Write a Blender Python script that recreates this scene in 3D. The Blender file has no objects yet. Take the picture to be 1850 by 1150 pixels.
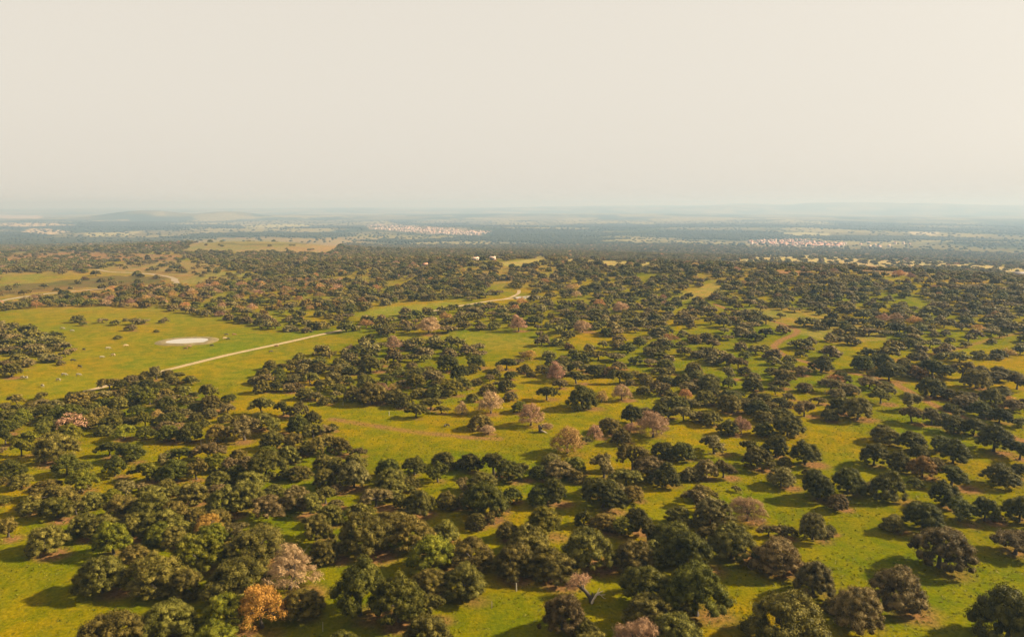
import bpy, bmesh, math, random
import numpy as np
from mathutils import Vector

# ------------------------------------------------------------------ camera, sky, sun, exposure
scene = bpy.context.scene
R = math.radians
CAM_Z = 64.0
PITCH = R(9.47)                 # looking slightly down
FPX = 1240.0                    # focal length in photograph pixels (1850 wide)
SUN_EL, SUN_AZ = R(30.0), R(79.0)   # azimuth measured from +Y (view direction) towards +X
rng = np.random.default_rng(7)
random.seed(7)

cam_d = bpy.data.cameras.new("camera")
cam_d.sensor_width = 36.0
cam_d.lens = FPX / 1850.0 * 36.0
cam_d.clip_start, cam_d.clip_end = 0.5, 200000.0
cam = bpy.data.objects.new("camera", cam_d)
scene.collection.objects.link(cam)
cam.location = (0, 0, CAM_Z)
cam.rotation_euler = (math.pi / 2 - PITCH, 0, 0)
scene.camera = cam

world = bpy.data.worlds.new("World")
scene.world = world
world.use_nodes = True
wn, wl = world.node_tree.nodes, world.node_tree.links
bg = wn["Background"]
sky = wn.new("ShaderNodeTexSky")
sky.sky_type = 'NISHITA'
sky.sun_disc = False
sky.sun_elevation = SUN_EL
sky.sun_rotation = SUN_AZ
sky.altitude = 400.0
sky.air_density, sky.dust_density, sky.ozone_density = 1.0, 6.0, 1.0
hs = wn.new("ShaderNodeHueSaturation")          # thin high cloud veil: milky, nearly colourless sky
hs.inputs["Saturation"].default_value = 0.12
veil = wn.new("ShaderNodeMix"); veil.data_type = 'RGBA'; veil.blend_type = 'MULTIPLY'
veil.inputs["Factor"].default_value = 1.0
veil.inputs["B"].default_value = (1.0, 0.93, 0.80, 1)
flat = wn.new("ShaderNodeMix"); flat.data_type = 'RGBA'
flat.inputs["Factor"].default_value = 0.88
flat.inputs["B"].default_value = (4.46, 4.15, 3.62, 1)
wl.new(sky.outputs[0], hs.inputs["Color"])
wl.new(hs.outputs[0], veil.inputs["A"])
wl.new(veil.outputs["Result"], flat.inputs["A"])
wl.new(flat.outputs["Result"], bg.inputs["Color"])
bg.inputs["Strength"].default_value = 0.052

sun_d = bpy.data.lights.new("sun", 'SUN')
sun_d.energy = 5.0
sun_d.angle = R(0.53)
sun_d.color = (1.0, 0.86, 0.60)
sun = bpy.data.objects.new("sun", sun_d)
scene.collection.objects.link(sun)
SUN_DIR = Vector((math.sin(SUN_AZ) * math.cos(SUN_EL), math.cos(SUN_AZ) * math.cos(SUN_EL), math.sin(SUN_EL)))
sun.rotation_euler = SUN_DIR.to_track_quat('Z', 'Y').to_euler()

scene.view_settings.view_transform = 'Standard'
scene.view_settings.look = 'None'
scene.view_settings.exposure = 1.86
scene.view_settings.gamma = 1.0
scene.view_settings.use_curve_mapping = False
scene.cycles.use_denoising = True
scene.cycles.max_bounces = 6
scene.cycles.diffuse_bounces = 3
scene.cycles.transparent_max_bounces = 8
scene.cycles.volume_bounces = 1

# ------------------------------------------------------------------ helpers
def link(o, parent=None):
    scene.collection.objects.link(o)
    if parent is not None:
        o.parent = parent
    return o

def tag(o, label=None, cat=None, group=None, kind=None):
    if label: o["label"] = label
    if cat: o["category"] = cat
    if group: o["group"] = group
    if kind: o["kind"] = kind
    return o

def mesh_np(name, V, faces, mats=(), attrs=None, mat_idx=None, smooth=False):
    """V (n,3); faces: list of integer arrays (m,3) or (m,4); attrs: {name: per-face float array}"""
    me = bpy.data.meshes.new(name)
    V = np.asarray(V, np.float32)
    faces = [np.asarray(f, np.int32) for f in faces if len(f)]
    nl = sum(f.size for f in faces); nf = sum(len(f) for f in faces)
    me.vertices.add(len(V)); me.vertices.foreach_set("co", V.ravel())
    me.loops.add(nl); me.loops.foreach_set("vertex_index", np.concatenate([f.ravel() for f in faces]))
    tot = np.concatenate([np.full(len(f), f.shape[1], np.int32) for f in faces])
    me.polygons.add(nf)
    me.polygons.foreach_set("loop_start", np.concatenate([[0], np.cumsum(tot)[:-1]]).astype(np.int32))
    for m in mats:
        me.materials.append(m)
    if mat_idx is not None:
        me.polygons.foreach_set("material_index", np.asarray(mat_idx, np.int32))
    if attrs:
        for k, v in attrs.items():
            a = me.attributes.new(k, 'FLOAT', 'FACE')
            a.data.foreach_set("value", np.asarray(v, np.float32))
    me.update(calc_edges=True)
    if smooth:
        me.polygons.foreach_set("use_smooth", np.ones(nf, bool))
    return me

def vnoise(x, y, seed=0):
    """smooth value noise in -1..1"""
    xi, yi = np.floor(x).astype(np.int64), np.floor(y).astype(np.int64)
    fx, fy = x - xi, y - yi
    fx, fy = fx * fx * (3 - 2 * fx), fy * fy * (3 - 2 * fy)
    def hsh(i, j):
        h = (i * 374761393 + j * 668265263 + seed * 974634777) & 0x7fffffff
        h = ((h ^ (h >> 13)) * 1274126177) & 0x7fffffff
        return ((h ^ (h >> 16)) & 0xffff) / 32767.5 - 1.0
    a, b = hsh(xi, yi), hsh(xi + 1, yi)
    c, d = hsh(xi, yi + 1), hsh(xi + 1, yi + 1)
    return (a * (1 - fx) + b * fx) * (1 - fy) + (c * (1 - fx) + d * fx) * fy

def fbm(x, y, seed=0, n=4):
    s, a, t = 0.0, 1.0, 0.0
    for i in range(n):
        s = s + a * vnoise(x * 2 ** i + 17.3 * i, y * 2 ** i - 9.1 * i, seed + i); t += a; a *= 0.5
    return s / t

def sstep(a, b, x):
    t = np.clip((x - a) / (b - a), 0, 1)
    return t * t * (3 - 2 * t)

# ------------------------------------------------------------------ terrain
def gauss(x, y, cx, cy, sx, sy, rot=0.0):
    c, s = math.cos(rot), math.sin(rot)
    dx, dy = x - cx, y - cy
    u, v = c * dx + s * dy, -s * dx + c * dy
    return np.exp(-0.5 * ((u / sx) ** 2 + (v / sy) ** 2))

def height(x, y):
    x = np.asarray(x, float); y = np.asarray(y, float)
    r = np.hypot(x, y)
    ang = np.arctan2(x, np.maximum(y, 1e-3))
    left = 1 - sstep(-0.36, -0.16, ang)
    slope_r = np.interp(r, [0, 650, 1000, 1400, 1900, 2500, 3300, 4200], [0, 0, -15, -38, -66, -88, -106, -110])
    slope_l = np.interp(r, [0, 650, 1000, 1500, 2200, 3200, 4500, 6000], [0, 0, -10, -28, -55, -85, -106, -110])
    h = slope_r * (1 - left) + slope_l * left
    h = h + 1.3 * vnoise(x / 120, y / 120, 3) * sstep(90, 260, r)
    h = h + 4.0 * vnoise(x / 420, y / 420, 5) * sstep(500, 1200, r)
    h = h + 9 * gauss(x, y, 225, 575, 170, 120)
    h = h - 5 * gauss(x, y, 420, 960, 260, 130)
    h = h + 6 * gauss(x, y, -40, 800, 200, 90)
    h = h - 5 * gauss(x, y, -330, 560, 120, 110)
    h = h + 16 * gauss(x, y, -520, 1500, 240, 150)          # ploughed rise beyond the stream
    h = h + 14 * gauss(x, y, -250, 4700, 700, 300)           # slope of the hillside town
    far = sstep(3500, 8000, r)
    h = h + far * 26 * fbm(x / 2300, y / 2300, 11, 3)
    h = h + 84 * gauss(x, y, -4400, 8300, 360, 380) + 70 * gauss(x, y, -3480, 8500, 240, 380)
    h = h + 20 * gauss(x, y, -3000, 9000, 1900, 600) + 25 * gauss(x, y, -800, 10500, 2600, 700)
    ridge = sstep(14000, 19000, r) * (1 - sstep(24000, 30000, r))
    h = h + ridge * (150 + 90 * fbm(ang * 9, r / 9000, 21, 3)) * (0.25 + 0.75 * sstep(-0.1, 0.35, ang))
    return h

def project(x, y, z):
    """world -> photograph pixels (1850 x 1150)"""
    c, s = math.cos(PITCH), math.sin(PITCH)
    dz = z - CAM_Z
    depth = y * c - dz * s
    up = y * s + dz * c
    depth = np.where(np.abs(depth) < 1e-3, 1e-3, depth)
    return 925 + FPX * x / depth, 575 - FPX * up / depth, depth

TS = np.geomspace(40, 40000, 900)
def ground_at(px, py):
    """the point of the terrain seen at a photograph pixel"""
    px = np.atleast_1d(np.asarray(px, float)); py = np.atleast_1d(np.asarray(py, float))
    c, s = math.cos(PITCH), math.sin(PITCH)
    u, v = (px - 925) / FPX, (575 - py) / FPX
    d = np.stack([u, c + v * s, -s + v * c], 1)
    d /= np.linalg.norm(d, axis=1)[:, None]
    P = d[:, None, :] * TS[None, :, None]
    gap = (P[..., 2] + CAM_Z) - height(P[..., 0], P[..., 1])
    k = np.argmax(gap < 0, axis=1)
    k = np.where((gap < 0).any(1), np.maximum(k, 1), len(TS) - 1)
    lo, hi = TS[k - 1], TS[k]
    for _ in range(24):
        mid = (lo + hi) / 2
        Q = d * mid[:, None]
        below = Q[:, 2] + CAM_Z < height(Q[:, 0], Q[:, 1])
        hi = np.where(below, mid, hi); lo = np.where(below, lo, mid)
    Q = d * hi[:, None]
    return Q[:, 0], Q[:, 1], height(Q[:, 0], Q[:, 1])

def gpoint(px, py):
    x, y, z = ground_at(px, py)
    return float(x[0]), float(y[0]), float(z[0])

def in_poly(px, py, poly):
    inside = np.zeros(px.shape, bool)
    n = len(poly)
    for i in range(n):
        x1, y1 = poly[i]; x2, y2 = poly[(i + 1) % n]
        if y1 == y2: continue
        cond = ((y1 > py) != (y2 > py)) & (px < (x2 - x1) * (py - y1) / (y2 - y1) + x1)
        inside ^= cond
    return inside

def P(txt):
    return [tuple(float(v) for v in t.split(",")) for t in txt.split()]

def seg_dist(x, y, pts):
    d = np.full(x.shape, 1e9)
    for (ax, ay), (bx, by) in zip(pts[:-1], pts[1:]):
        vx, vy = bx - ax, by - ay
        t = np.clip(((x - ax) * vx + (y - ay) * vy) / (vx * vx + vy * vy + 1e-9), 0, 1)
        d = np.minimum(d, np.hypot(x - ax - t * vx, y - ay - t * vy))
    return d

# ------------------------------------------------------------------ materials
def mat(name):
    m = bpy.data.materials.new(name); m.use_nodes = True
    nt = m.node_tree
    b = nt.nodes["Principled BSDF"]
    return m, nt, b

def N(nt, t, **kw):
    n = nt.nodes.new(t)
    for k, v in kw.items():
        if k in n.inputs: n.inputs[k].default_value = v
        else: setattr(n, k, v)
    return n

def mixc(nt, fac, a, b, mode='MIX'):
    m = nt.nodes.new("ShaderNodeMix"); m.data_type = 'RGBA'; m.blend_type = mode
    for sock, v in (("Factor", fac), ("A", a), ("B", b)):
        if hasattr(v, "links"): nt.links.new(v, m.inputs[sock])
        elif sock == "Factor": m.inputs[sock].default_value = v
        else: m.inputs[sock].default_value = (*v, 1)
    return m.outputs["Result"]

def noise(nt, scale, detail=4, vec=None, rough=0.55):
    n = N(nt, "ShaderNodeTexNoise", Scale=scale, Detail=detail, Roughness=rough)
    if vec is not None: nt.links.new(vec, n.inputs["Vector"])
    return n.outputs["Fac"]

def ramp(nt, fac, lo, hi):
    r = N(nt, "ShaderNodeMapRange")
    r.inputs["From Min"].default_value, r.inputs["From Max"].default_value = lo, hi
    nt.links.new(fac, r.inputs["Value"])
    return r.outputs["Result"]

def foliage(name, dark, light, tip, trans=0.12):
    """leaf colour varies leaf by leaf and tree by tree"""
    m, nt, b = mat(name)
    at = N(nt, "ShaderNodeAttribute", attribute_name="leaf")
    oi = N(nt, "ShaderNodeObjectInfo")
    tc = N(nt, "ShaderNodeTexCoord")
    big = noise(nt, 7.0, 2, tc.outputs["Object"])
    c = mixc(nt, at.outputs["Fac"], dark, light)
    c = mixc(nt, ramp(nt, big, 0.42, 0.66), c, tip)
    hsv = N(nt, "ShaderNodeHueSaturation")
    mr = N(nt, "ShaderNodeMapRange"); mr.inputs["To Min"].default_value, mr.inputs["To Max"].default_value = 0.72, 1.28
    nt.links.new(oi.outputs["Random"], mr.inputs["Value"]); nt.links.new(mr.outputs["Result"], hsv.inputs["Value"])
    mh = N(nt, "ShaderNodeMath", operation='MULTIPLY_ADD'); mh.inputs[1].default_value = 7.31; mh.inputs[2].default_value = 0.0
    fr = N(nt, "ShaderNodeMath", operation='FRACT')
    nt.links.new(oi.outputs["Random"], mh.inputs[0]); nt.links.new(mh.outputs[0], fr.inputs[0])
    m2 = N(nt, "ShaderNodeMapRange"); m2.inputs["To Min"].default_value, m2.inputs["To Max"].default_value = 0.482, 0.518
    nt.links.new(fr.outputs[0], m2.inputs["Value"]); nt.links.new(m2.outputs["Result"], hsv.inputs["Hue"])
    nt.links.new(c, hsv.inputs["Color"])
    b.inputs["Roughness"].default_value = 0.62
    b.inputs["Specular IOR Level"].default_value = 0.06
    nt.links.new(hsv.outputs[0], b.inputs["Base Color"])
    tr = N(nt, "ShaderNodeBsdfTranslucent"); nt.links.new(hsv.outputs[0], tr.inputs["Color"])
    mx = N(nt, "ShaderNodeMixShader"); mx.inputs[0].default_value = trans
    nt.links.new(b.outputs[0], mx.inputs[1]); nt.links.new(tr.outputs[0], mx.inputs[2])
    nt.links.new(mx.outputs[0], nt.nodes["Material Output"].inputs["Surface"])
    return m

MAT = {
    'o': foliage("olive_green_leaves", (0.024, 0.020, 0.0016), (0.096, 0.078, 0.009), (0.165, 0.128, 0.023)),
    'v': foliage("grey_green_leaves", (0.029, 0.021, 0.0038), (0.116, 0.087, 0.021), (0.205, 0.150, 0.052)),
    'd': foliage("dark_green_leaves", (0.016, 0.016, 0.0010), (0.060, 0.056, 0.004), (0.098, 0.086, 0.010)),
    'g': foliage("bright_green_leaves", (0.027, 0.028, 0.0012), (0.100, 0.090, 0.003), (0.155, 0.128, 0.009)),
    'b': foliage("brown_green_leaves", (0.040, 0.025, 0.004), (0.128, 0.078, 0.012), (0.185, 0.110, 0.022)),
    'p': foliage("pinkish_bare_twigs", (0.125, 0.070, 0.036), (0.320, 0.186, 0.100), (0.370, 0.208, 0.110), 0.1),
    't': foliage("tan_leaves", (0.160, 0.084, 0.022), (0.350, 0.198, 0.062), (0.400, 0.222, 0.068), 0.2),
    'y': foliage("golden_leaves", (0.140, 0.070, 0.010), (0.300, 0.166, 0.026), (0.350, 0.195, 0.038), 0.2),
}
MAT['f'] = foliage("far_oak_leaves_with_shade", (0.008, 0.009, 0.0010), (0.026, 0.026, 0.0035), (0.034, 0.032, 0.005))  # leaf colour darkened to stand in for self-shadow the smooth crowns lack
MAT['u'] = MAT['v']; MAT['k'] = MAT['d']

def bark_mat(name, a, b_):
    m, nt, b = mat(name)
    tc = N(nt, "ShaderNodeTexCoord")
    n = noise(nt, 30, 5, tc.outputs["Object"])
    nt.links.new(mixc(nt, n, a, b_), b.inputs["Base Color"])
    b.inputs["Roughness"].default_value = 0.9
    bp = N(nt, "ShaderNodeBump", Strength=0.6, Distance=0.05)
    nt.links.new(n, bp.inputs["Height"]); nt.links.new(bp.outputs[0], b.inputs["Normal"])
    return m
BARK = bark_mat("bark", (0.018, 0.012, 0.008), (0.055, 0.038, 0.026))
PALE_WOOD = bark_mat("bleached_wood", (0.36, 0.27, 0.185), (0.58, 0.47, 0.36))

def plain(name, c1, c2, scale=3.0, rough=0.85):
    m, nt, b = mat(name)
    tc = N(nt, "ShaderNodeTexCoord")
    nt.links.new(mixc(nt, ramp(nt, noise(nt, scale, 5, tc.outputs["Object"]), 0.3, 0.7), c1, c2), b.inputs["Base Color"])
    b.inputs["Roughness"].default_value = rough
    return m

# ground: the colour of each stretch of land (grass, bare soil, fields) is stored on the mesh; noise breaks it up
GROUND, nt, b = mat("pasture")
geo = N(nt, "ShaderNodeNewGeometry")
pos = geo.outputs["Position"]
col = N(nt, "ShaderNodeAttribute", attribute_name="land").outputs["Color"]
soil = N(nt, "ShaderNodeAttribute", attribute_name="soil").outputs["Fac"]
n1 = noise(nt, 0.035, 4, pos); n2 = noise(nt, 0.22, 5, pos); n3 = noise(nt, 1.6, 4, pos, 0.7)
c = mixc(nt, ramp(nt, n1, 0.38, 0.62), col, (1.20, 0.95, 1.0), 'MULTIPLY')
c = mixc(nt, ramp(nt, n2, 0.42, 0.60), c, (0.68, 0.84, 0.6), 'MULTIPLY')
m_ = N(nt, "ShaderNodeMath", operation='ADD'); nt.links.new(soil, m_.inputs[0])
mm = N(nt, "ShaderNodeMath", operation='MULTIPLY'); mm.inputs[1].default_value = 0.55; nt.links.new(n2, mm.inputs[0])
nt.links.new(mm.outputs[0], m_.inputs[1])
soilf = ramp(nt, m_.outputs[0], 0.48, 0.95)
c = mixc(nt, soilf, c, mixc(nt, n3, (0.085, 0.043, 0.014), (0.200, 0.105, 0.042)))
n3r = ramp(nt, n3, 0.30, 0.70)
c = mixc(nt, n3r, mixc(nt, 1.0, c, (0.50, 0.58, 0.45), 'MULTIPLY'), mixc(nt, 1.0, c, (1.30, 1.22, 1.2), 'MULTIPLY'))
nt.links.new(c, b.inputs["Base Color"])
b.inputs["Roughness"].default_value = 0.95
b.inputs["Specular IOR Level"].default_value = 0.0
bp = N(nt, "ShaderNodeBump", Strength=0.55, Distance=0.35)
nt.links.new(n3, bp.inputs["Height"]); nt.links.new(bp.outputs[0], b.inputs["Normal"])

DIRT = plain("pale_dirt", (0.16, 0.108, 0.050), (0.27, 0.185, 0.095), 0.6, 0.95)
WORN = plain("worn_path", (0.13, 0.085, 0.036), (0.25, 0.165, 0.085), 0.35, 0.95)
SAND = plain("pale_sand", (0.115, 0.082, 0.040), (0.205, 0.148, 0.085), 0.25, 0.95)
BANK = plain("trampled_mud", (0.060, 0.042, 0.009), (0.135, 0.092, 0.022), 0.5, 0.95)
WATER, nt, b = mat("muddy_water")
b.inputs["Base Color"].default_value = (0.26, 0.225, 0.18, 1)
b.inputs["Roughness"].default_value = 0.06
b.inputs["IOR"].default_value = 1.33
b.inputs["Specular IOR Level"].default_value = 0.9
geo = N(nt, "ShaderNodeNewGeometry")
bp = N(nt, "ShaderNodeBump", Strength=0.12, Distance=0.05)
nt.links.new(noise(nt, 2.0, 3, geo.outputs["Position"]), bp.inputs["Height"]); nt.links.new(bp.outputs[0], b.inputs["Normal"])

# ------------------------------------------------------------------ where the trees stand
# each entry: where the trunk meets the ground in the photograph (x, y), crown width in pixels, foliage kind, optional height / width
TREES = """
185,1068,88,o; 280,1066,98,o; 333,1074,66,o; 430,1075,116,o; 358,1028,96,g; 462,1015,112,o; 524,1062,80,p; 474,1133,84,y,0.95; 547,1110,80,o; 415,1136,86,g;
308,1150,116,o; 203,1192,132,o; 385,1188,95,g; 205,1000,70,g; 650,1110,108,d,0.9; 722,1122,96,d,0.85; 775,1115,60,o; 775,1178,106,o; 622,1200,82,d;
780,1032,86,g; 778,1072,68,o; 838,1074,86,o; 850,1020,82,o; 744,990,76,o; 660,994,92,o; 589,1012,60,o; 928,1036,88,o; 996,1042,90,o; 1062,1020,96,o;
1143,1026,84,o; 1016,1136,80,v,0.85; 1068,1180,66,o; 1148,1188,86,p; 1168,1085,92,d; 1172,1130,92,o; 1258,1110,110,d,0.8; 1225,1178,100,o; 1405,1032,92,v;
1471,1077,78,v,0.8; 1415,1164,142,o,0.75; 1547,1134,98,v; 1616,1098,108,v; 1696,1024,104,v; 1815,1162,122,d,0.85; 1833,1000,78,u,0.5; 1240,1026,88,d;
1322,1007,82,o; 1215,998,86,d; 20,863,49,d; 39,880,39,o; 74,886,28,y; 5,874,22,o; 7,909,28,o; 121,857,44,d; 152,855,35,d; 149,887,50,g; 208,859,47,d;
268,867,55,g; 282,869,27,d; 300,838,34,v; 99,912,55,o; 136,901,22,o; 168,917,42,o; 203,909,34,g; 255,887,28,g; 302,894,42,o; 275,907,50,o; 223,934,64,o;
57,927,47,o; 104,934,50,d; 139,929,37,o; 15,969,50,o; 85,993,70,o; 151,966,60,o; 188,969,60,o; 275,939,70,o; 240,968,55,o; 290,981,55,g; 323,834,42,d;
308,837,25,v; 318,867,52,d; 355,865,44,o; 390,849,45,g; 432,830,32,d; 486,832,42,g; 523,834,45,o; 416,849,35,v; 446,849,37,v; 481,865,67,d; 394,882,44,o;
427,867,40,d; 349,907,62,o; 540,865,44,o; 588,850,45,o; 585,880,50,o; 444,917,64,o; 494,901,45,o; 536,916,60,v; 308,894,34,o; 401,927,62,o; 318,941,55,o;
355,946,42,o; 394,947,50,o; 377,964,50,y; 332,968,44,o; 313,983,50,o; 384,984,59,g; 571,974,62,o; 588,909,50,o; 561,927,55,o; 597,947,50,o; 642,855,50,o;
639,880,62,v; 605,850,42,o; 701,862,47,d; 709,882,59,o; 739,884,40,o; 749,857,40,d; 791,870,44,d; 801,844,44,d; 848,850,44,d; 892,857,60,d; 838,887,37,v;
871,887,50,o; 679,914,54,v; 758,927,62,o; 724,916,34,o; 731,934,28,o; 652,939,52,o; 808,916,44,o; 841,916,37,o; 875,931,77,d; 803,976,55,o; 861,954,39,o;
892,946,37,o; 607,917,30,o; 607,946,30,o; 608,890,28,o; 650,824,28,u,0.5; 920,867,50,d; 942,864,39,o; 997,834,32,o; 996,850,39,o; 974,864,34,d; 1037,855,44,g;
1091,862,62,v; 1041,870,34,o; 1143,849,49,o,0.95; 1202,876,60,d; 925,907,35,d; 980,911,54,d; 1001,907,55,d; 1068,894,44,d; 1086,884,37,o; 1118,904,42,v;
1143,906,40,b; 1089,916,67,d; 984,968,67,g; 1054,949,37,d; 1091,956,50,b; 1123,966,47,g; 1151,959,52,d; 908,927,30,d; 917,971,45,o; 1171,981,59,d;
1247,865,37,v; 1275,862,44,v; 1307,862,40,v; 1368,845,55,o; 1418,839,30,v; 1411,877,47,v; 1259,916,52,v; 1329,887,18,v; 1349,940,55,p; 1225,946,50,o;
1287,947,74,v; 1279,981,50,o; 1388,968,35,v; 1420,969,35,v; 1468,974,50,v,1.05; 1497,964,30,v; 1461,860,25,v; 1476,901,62,d; 1532,891,62,d; 1572,889,32,d;
1602,900,68,d; 1578,840,51,d; 1623,849,45,o; 1653,879,28,g; 1666,861,49,b; 1659,834,38,d; 1718,876,62,d; 1689,847,38,o; 1806,876,57,d; 1839,862,34,d;
1513,921,42,v; 1614,959,49,o; 1668,955,70,d; 1733,940,57,d; 1704,914,57,d; 1778,940,51,d; 1801,938,25,d; 1841,942,62,d; 39,823,40,g; 104,829,72,o; 127,799,45,g;
198,823,42,d; 235,832,50,d; 225,794,47,g; 263,791,34,d; 305,796,42,d; 5,818,17,d; 52,801,35,g; 84,789,50,d; 201,774,39,d; 263,771,34,g; 292,771,34,d;
285,757,22,t; 10,744,30,d; 32,744,28,o; 55,740,28,o; 75,735,28,v; 99,737,28,o; 17,761,34,o; 42,764,34,g; 57,752,27,o; 80,757,34,d; 104,764,37,d; 124,759,37,d;
126,744,27,o; 151,737,30,b; 151,754,30,o; 169,744,28,g; 186,737,28,b; 183,761,37,o; 161,771,34,o; 206,757,34,o; 216,737,34,o; 218,722,34,o; 188,722,30,o;
161,720,30,o; 134,720,30,o; 199,704,34,o; 220,702,25,o; 238,694,30,v; 261,689,32,v; 283,685,34,v; 303,680,27,v; 243,712,32,o; 265,705,30,o; 288,704,30,o;
271,730,39,g; 238,730,32,o; 248,751,30,o; 235,767,32,o; 295,722,34,o; 302,744,34,d; 13,784,39,d; 30,774,34,d; 10,801,34,d; 3,771,25,o; 10,667,30,o; 32,663,30,o;
50,662,27,o; 22,680,34,o; 111,659,15,o; 310,692,32,v; 344,690,22,v; 339,727,25,o; 318,725,22,o; 305,727,20,o; 322,707,20,o; 350,717,18,o; 375,722,39,o;
382,742,40,o; 406,735,18,o; 414,725,27,o; 354,742,28,o; 310,747,30,o; 334,751,27,o; 355,759,28,o; 380,754,30,d; 406,761,25,d; 367,771,25,g; 429,766,25,o;
315,764,34,d; 305,794,34,d; 344,796,40,d; 394,797,42,b; 442,794,55,v; 473,747,40,o; 513,749,37,d; 471,774,45,o; 494,784,44,o; 540,784,45,d; 563,771,34,d;
540,754,39,v; 585,784,30,d; 600,777,20,o; 566,792,40,o; 494,809,42,o; 531,818,55,o; 585,823,55,o; 461,692,25,o; 476,680,27,v; 483,694,32,o; 508,692,30,o;
530,690,30,o; 561,695,34,o; 578,695,20,o; 474,709,34,o; 499,705,28,o; 521,707,28,o; 538,705,23,v; 551,720,34,o; 570,724,27,o; 587,730,27,v; 603,724,20,v;
508,665,20,v; 528,660,25,v; 548,673,30,o; 575,672,32,o; 526,673,25,v; 555,660,28,v; 575,660,28,o; 602,690,27,o; 602,675,23,o; 504,682,25,o; 551,687,25,o;
613,663,30,d; 645,658,25,o; 670,672,37,o; 634,677,30,v; 610,678,25,o; 610,692,22,o; 625,689,25,o; 655,685,20,v; 632,695,20,o; 613,710,28,o; 605,717,20,v;
662,704,37,o; 680,702,27,o; 672,729,54,o; 707,722,25,d; 729,735,37,o; 692,660,25,o; 714,667,27,v; 704,678,23,v; 721,678,27,o; 727,699,25,g; 744,665,22,d;
752,702,35,g; 774,678,34,g; 808,670,40,d; 793,699,30,d; 814,712,44,g; 830,687,37,d; 836,700,34,d; 786,717,34,d; 756,717,30,o; 778,740,39,o; 798,746,28,o;
751,754,40,o; 834,747,23,p; 855,724,25,d; 887,746,45,p; 868,774,44,o,0.6; 882,784,28,p,0.5; 885,689,23,d; 903,673,17,t; 882,712,34,d; 858,665,39,d;
861,695,25,d; 903,700,25,o; 603,779,17,o; 613,819,44,o; 947,673,28,d; 915,668,37,d; 922,684,25,d; 979,673,30,o; 915,705,35,o; 922,722,28,o; 960,680,18,o;
1006,688,34,p; 1041,692,37,o; 988,722,40,d; 1011,702,27,d; 1051,736,52,k,0.75; 1086,727,25,t; 1123,722,34,p; 1120,692,39,d; 1138,694,20,d; 1147,682,27,o;
1170,694,28,o; 1192,714,39,v; 1200,689,30,v; 1193,675,23,v; 1203,727,22,d; 959,768,44,p; 939,744,32,o; 1025,818,54,t; 1074,792,27,p; 1059,799,20,d;
1101,781,47,o; 1141,766,40,d; 1168,752,34,d; 1192,756,37,d; 1180,789,55,p; 1138,780,27,p,0.5; 1123,801,37,o; 1198,826,47,d; 1014,668,35,o; 1042,667,25,v;
1059,672,25,v; 1088,672,25,v; 1118,667,30,o; 1148,658,27,v; 994,660,23,o; 1175,660,27,v; 1200,660,25,v; 1252,673,35,o; 1210,675,23,v; 1208,695,25,v;
1232,694,34,o; 1203,709,22,v; 1239,719,22,t; 1255,697,22,v; 1223,744,40,o; 1212,722,25,o; 1207,754,23,o; 1280,705,44,o; 1290,715,23,v; 1274,730,42,o;
1317,744,47,o; 1314,714,22,d; 1316,700,28,o; 1316,684,35,v; 1344,677,25,o; 1361,685,27,d; 1393,677,28,v; 1404,682,25,v; 1423,670,32,v; 1450,678,34,v;
1483,672,39,d; 1361,705,39,o; 1408,702,34,o; 1453,707,30,o; 1500,707,40,v; 1334,717,23,o; 1346,734,25,o; 1363,720,23,o; 1383,724,25,v; 1368,734,28,o;
1401,712,28,v; 1423,722,25,v; 1409,734,30,v; 1394,737,23,v; 1425,735,20,o; 1453,752,39,v; 1478,730,28,v; 1498,759,37,o; 1369,749,45,d; 1265,761,34,g;
1285,767,40,o; 1316,784,42,o; 1339,784,28,p,0.95; 1378,786,39,d; 1423,787,57,d; 1454,839,55,d; 1232,829,47,d; 1208,823,28,d; 1290,819,52,v; 1356,823,47,d;
1401,824,50,d; 1549,758,53,o; 1517,746,44,o; 1511,718,32,v; 1538,712,32,v; 1528,707,30,v; 1557,669,38,d; 1591,665,40,d; 1646,675,32,v; 1632,661,26,v;
1665,658,32,v; 1576,678,21,d; 1606,688,45,d; 1591,728,38,o; 1598,699,25,o; 1682,716,51,d; 1685,684,49,d; 1738,684,42,v; 1763,701,49,o; 1772,675,26,v;
1804,682,34,v; 1825,680,30,v; 1837,703,38,v; 1789,731,44,o; 1850,731,19,v; 1844,771,32,o; 1644,739,45,v; 1648,764,42,v; 1682,767,42,v; 1704,764,30,o;
1712,720,32,v; 1736,726,34,v; 1755,720,25,v; 1716,741,28,v; 1731,754,30,v; 1765,739,32,v; 1771,752,38,d; 1805,764,40,d; 1723,781,42,d; 1758,786,44,d;
1598,798,51,o; 1646,813,51,d; 1699,816,51,d; 1721,836,57,d; 1795,815,59,d; 1842,830,45,d"""

TREES += """; 775,602,38,p; 937,598,28,p; 1052,600,30,p; 1122,564,26,p; 1081,556,20,t; 712,632,27,p; 957,649,30,y;
141,582,24,o; 150,588,14,o; 186,583,20,o; 210,587,20,v; 228,580,12,o; 245,586,26,o; 262,584,18,o; 235,597,22,o; 213,612,15,o; 297,583,18,v; 283,600,12,v;
 862,557,19,d; 994,540,22,d; 1032,530,20,d; 1065,530,18,d; 770,487,14,d; 868,553,14,o"""
trees = []
for t in TREES.replace("\n", " ").split(";"):
    f = t.strip().split(",")
    if len(f) < 4: continue
    trees.append([float(f[0]), float(f[1]), float(f[2]), f[3].strip(), float(f[4]) if len(f) > 4 else 0.0])
TX, TY, TZ = ground_at([t[0] for t in trees], [t[1] for t in trees])
_, _, TD = project(TX, TY, TZ)
TW = np.array([1.10 * t[2] * (1.15 if t[3] in 'pt' else 1.0) for t in trees]) * TD / FPX          # crown width in metres

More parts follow.
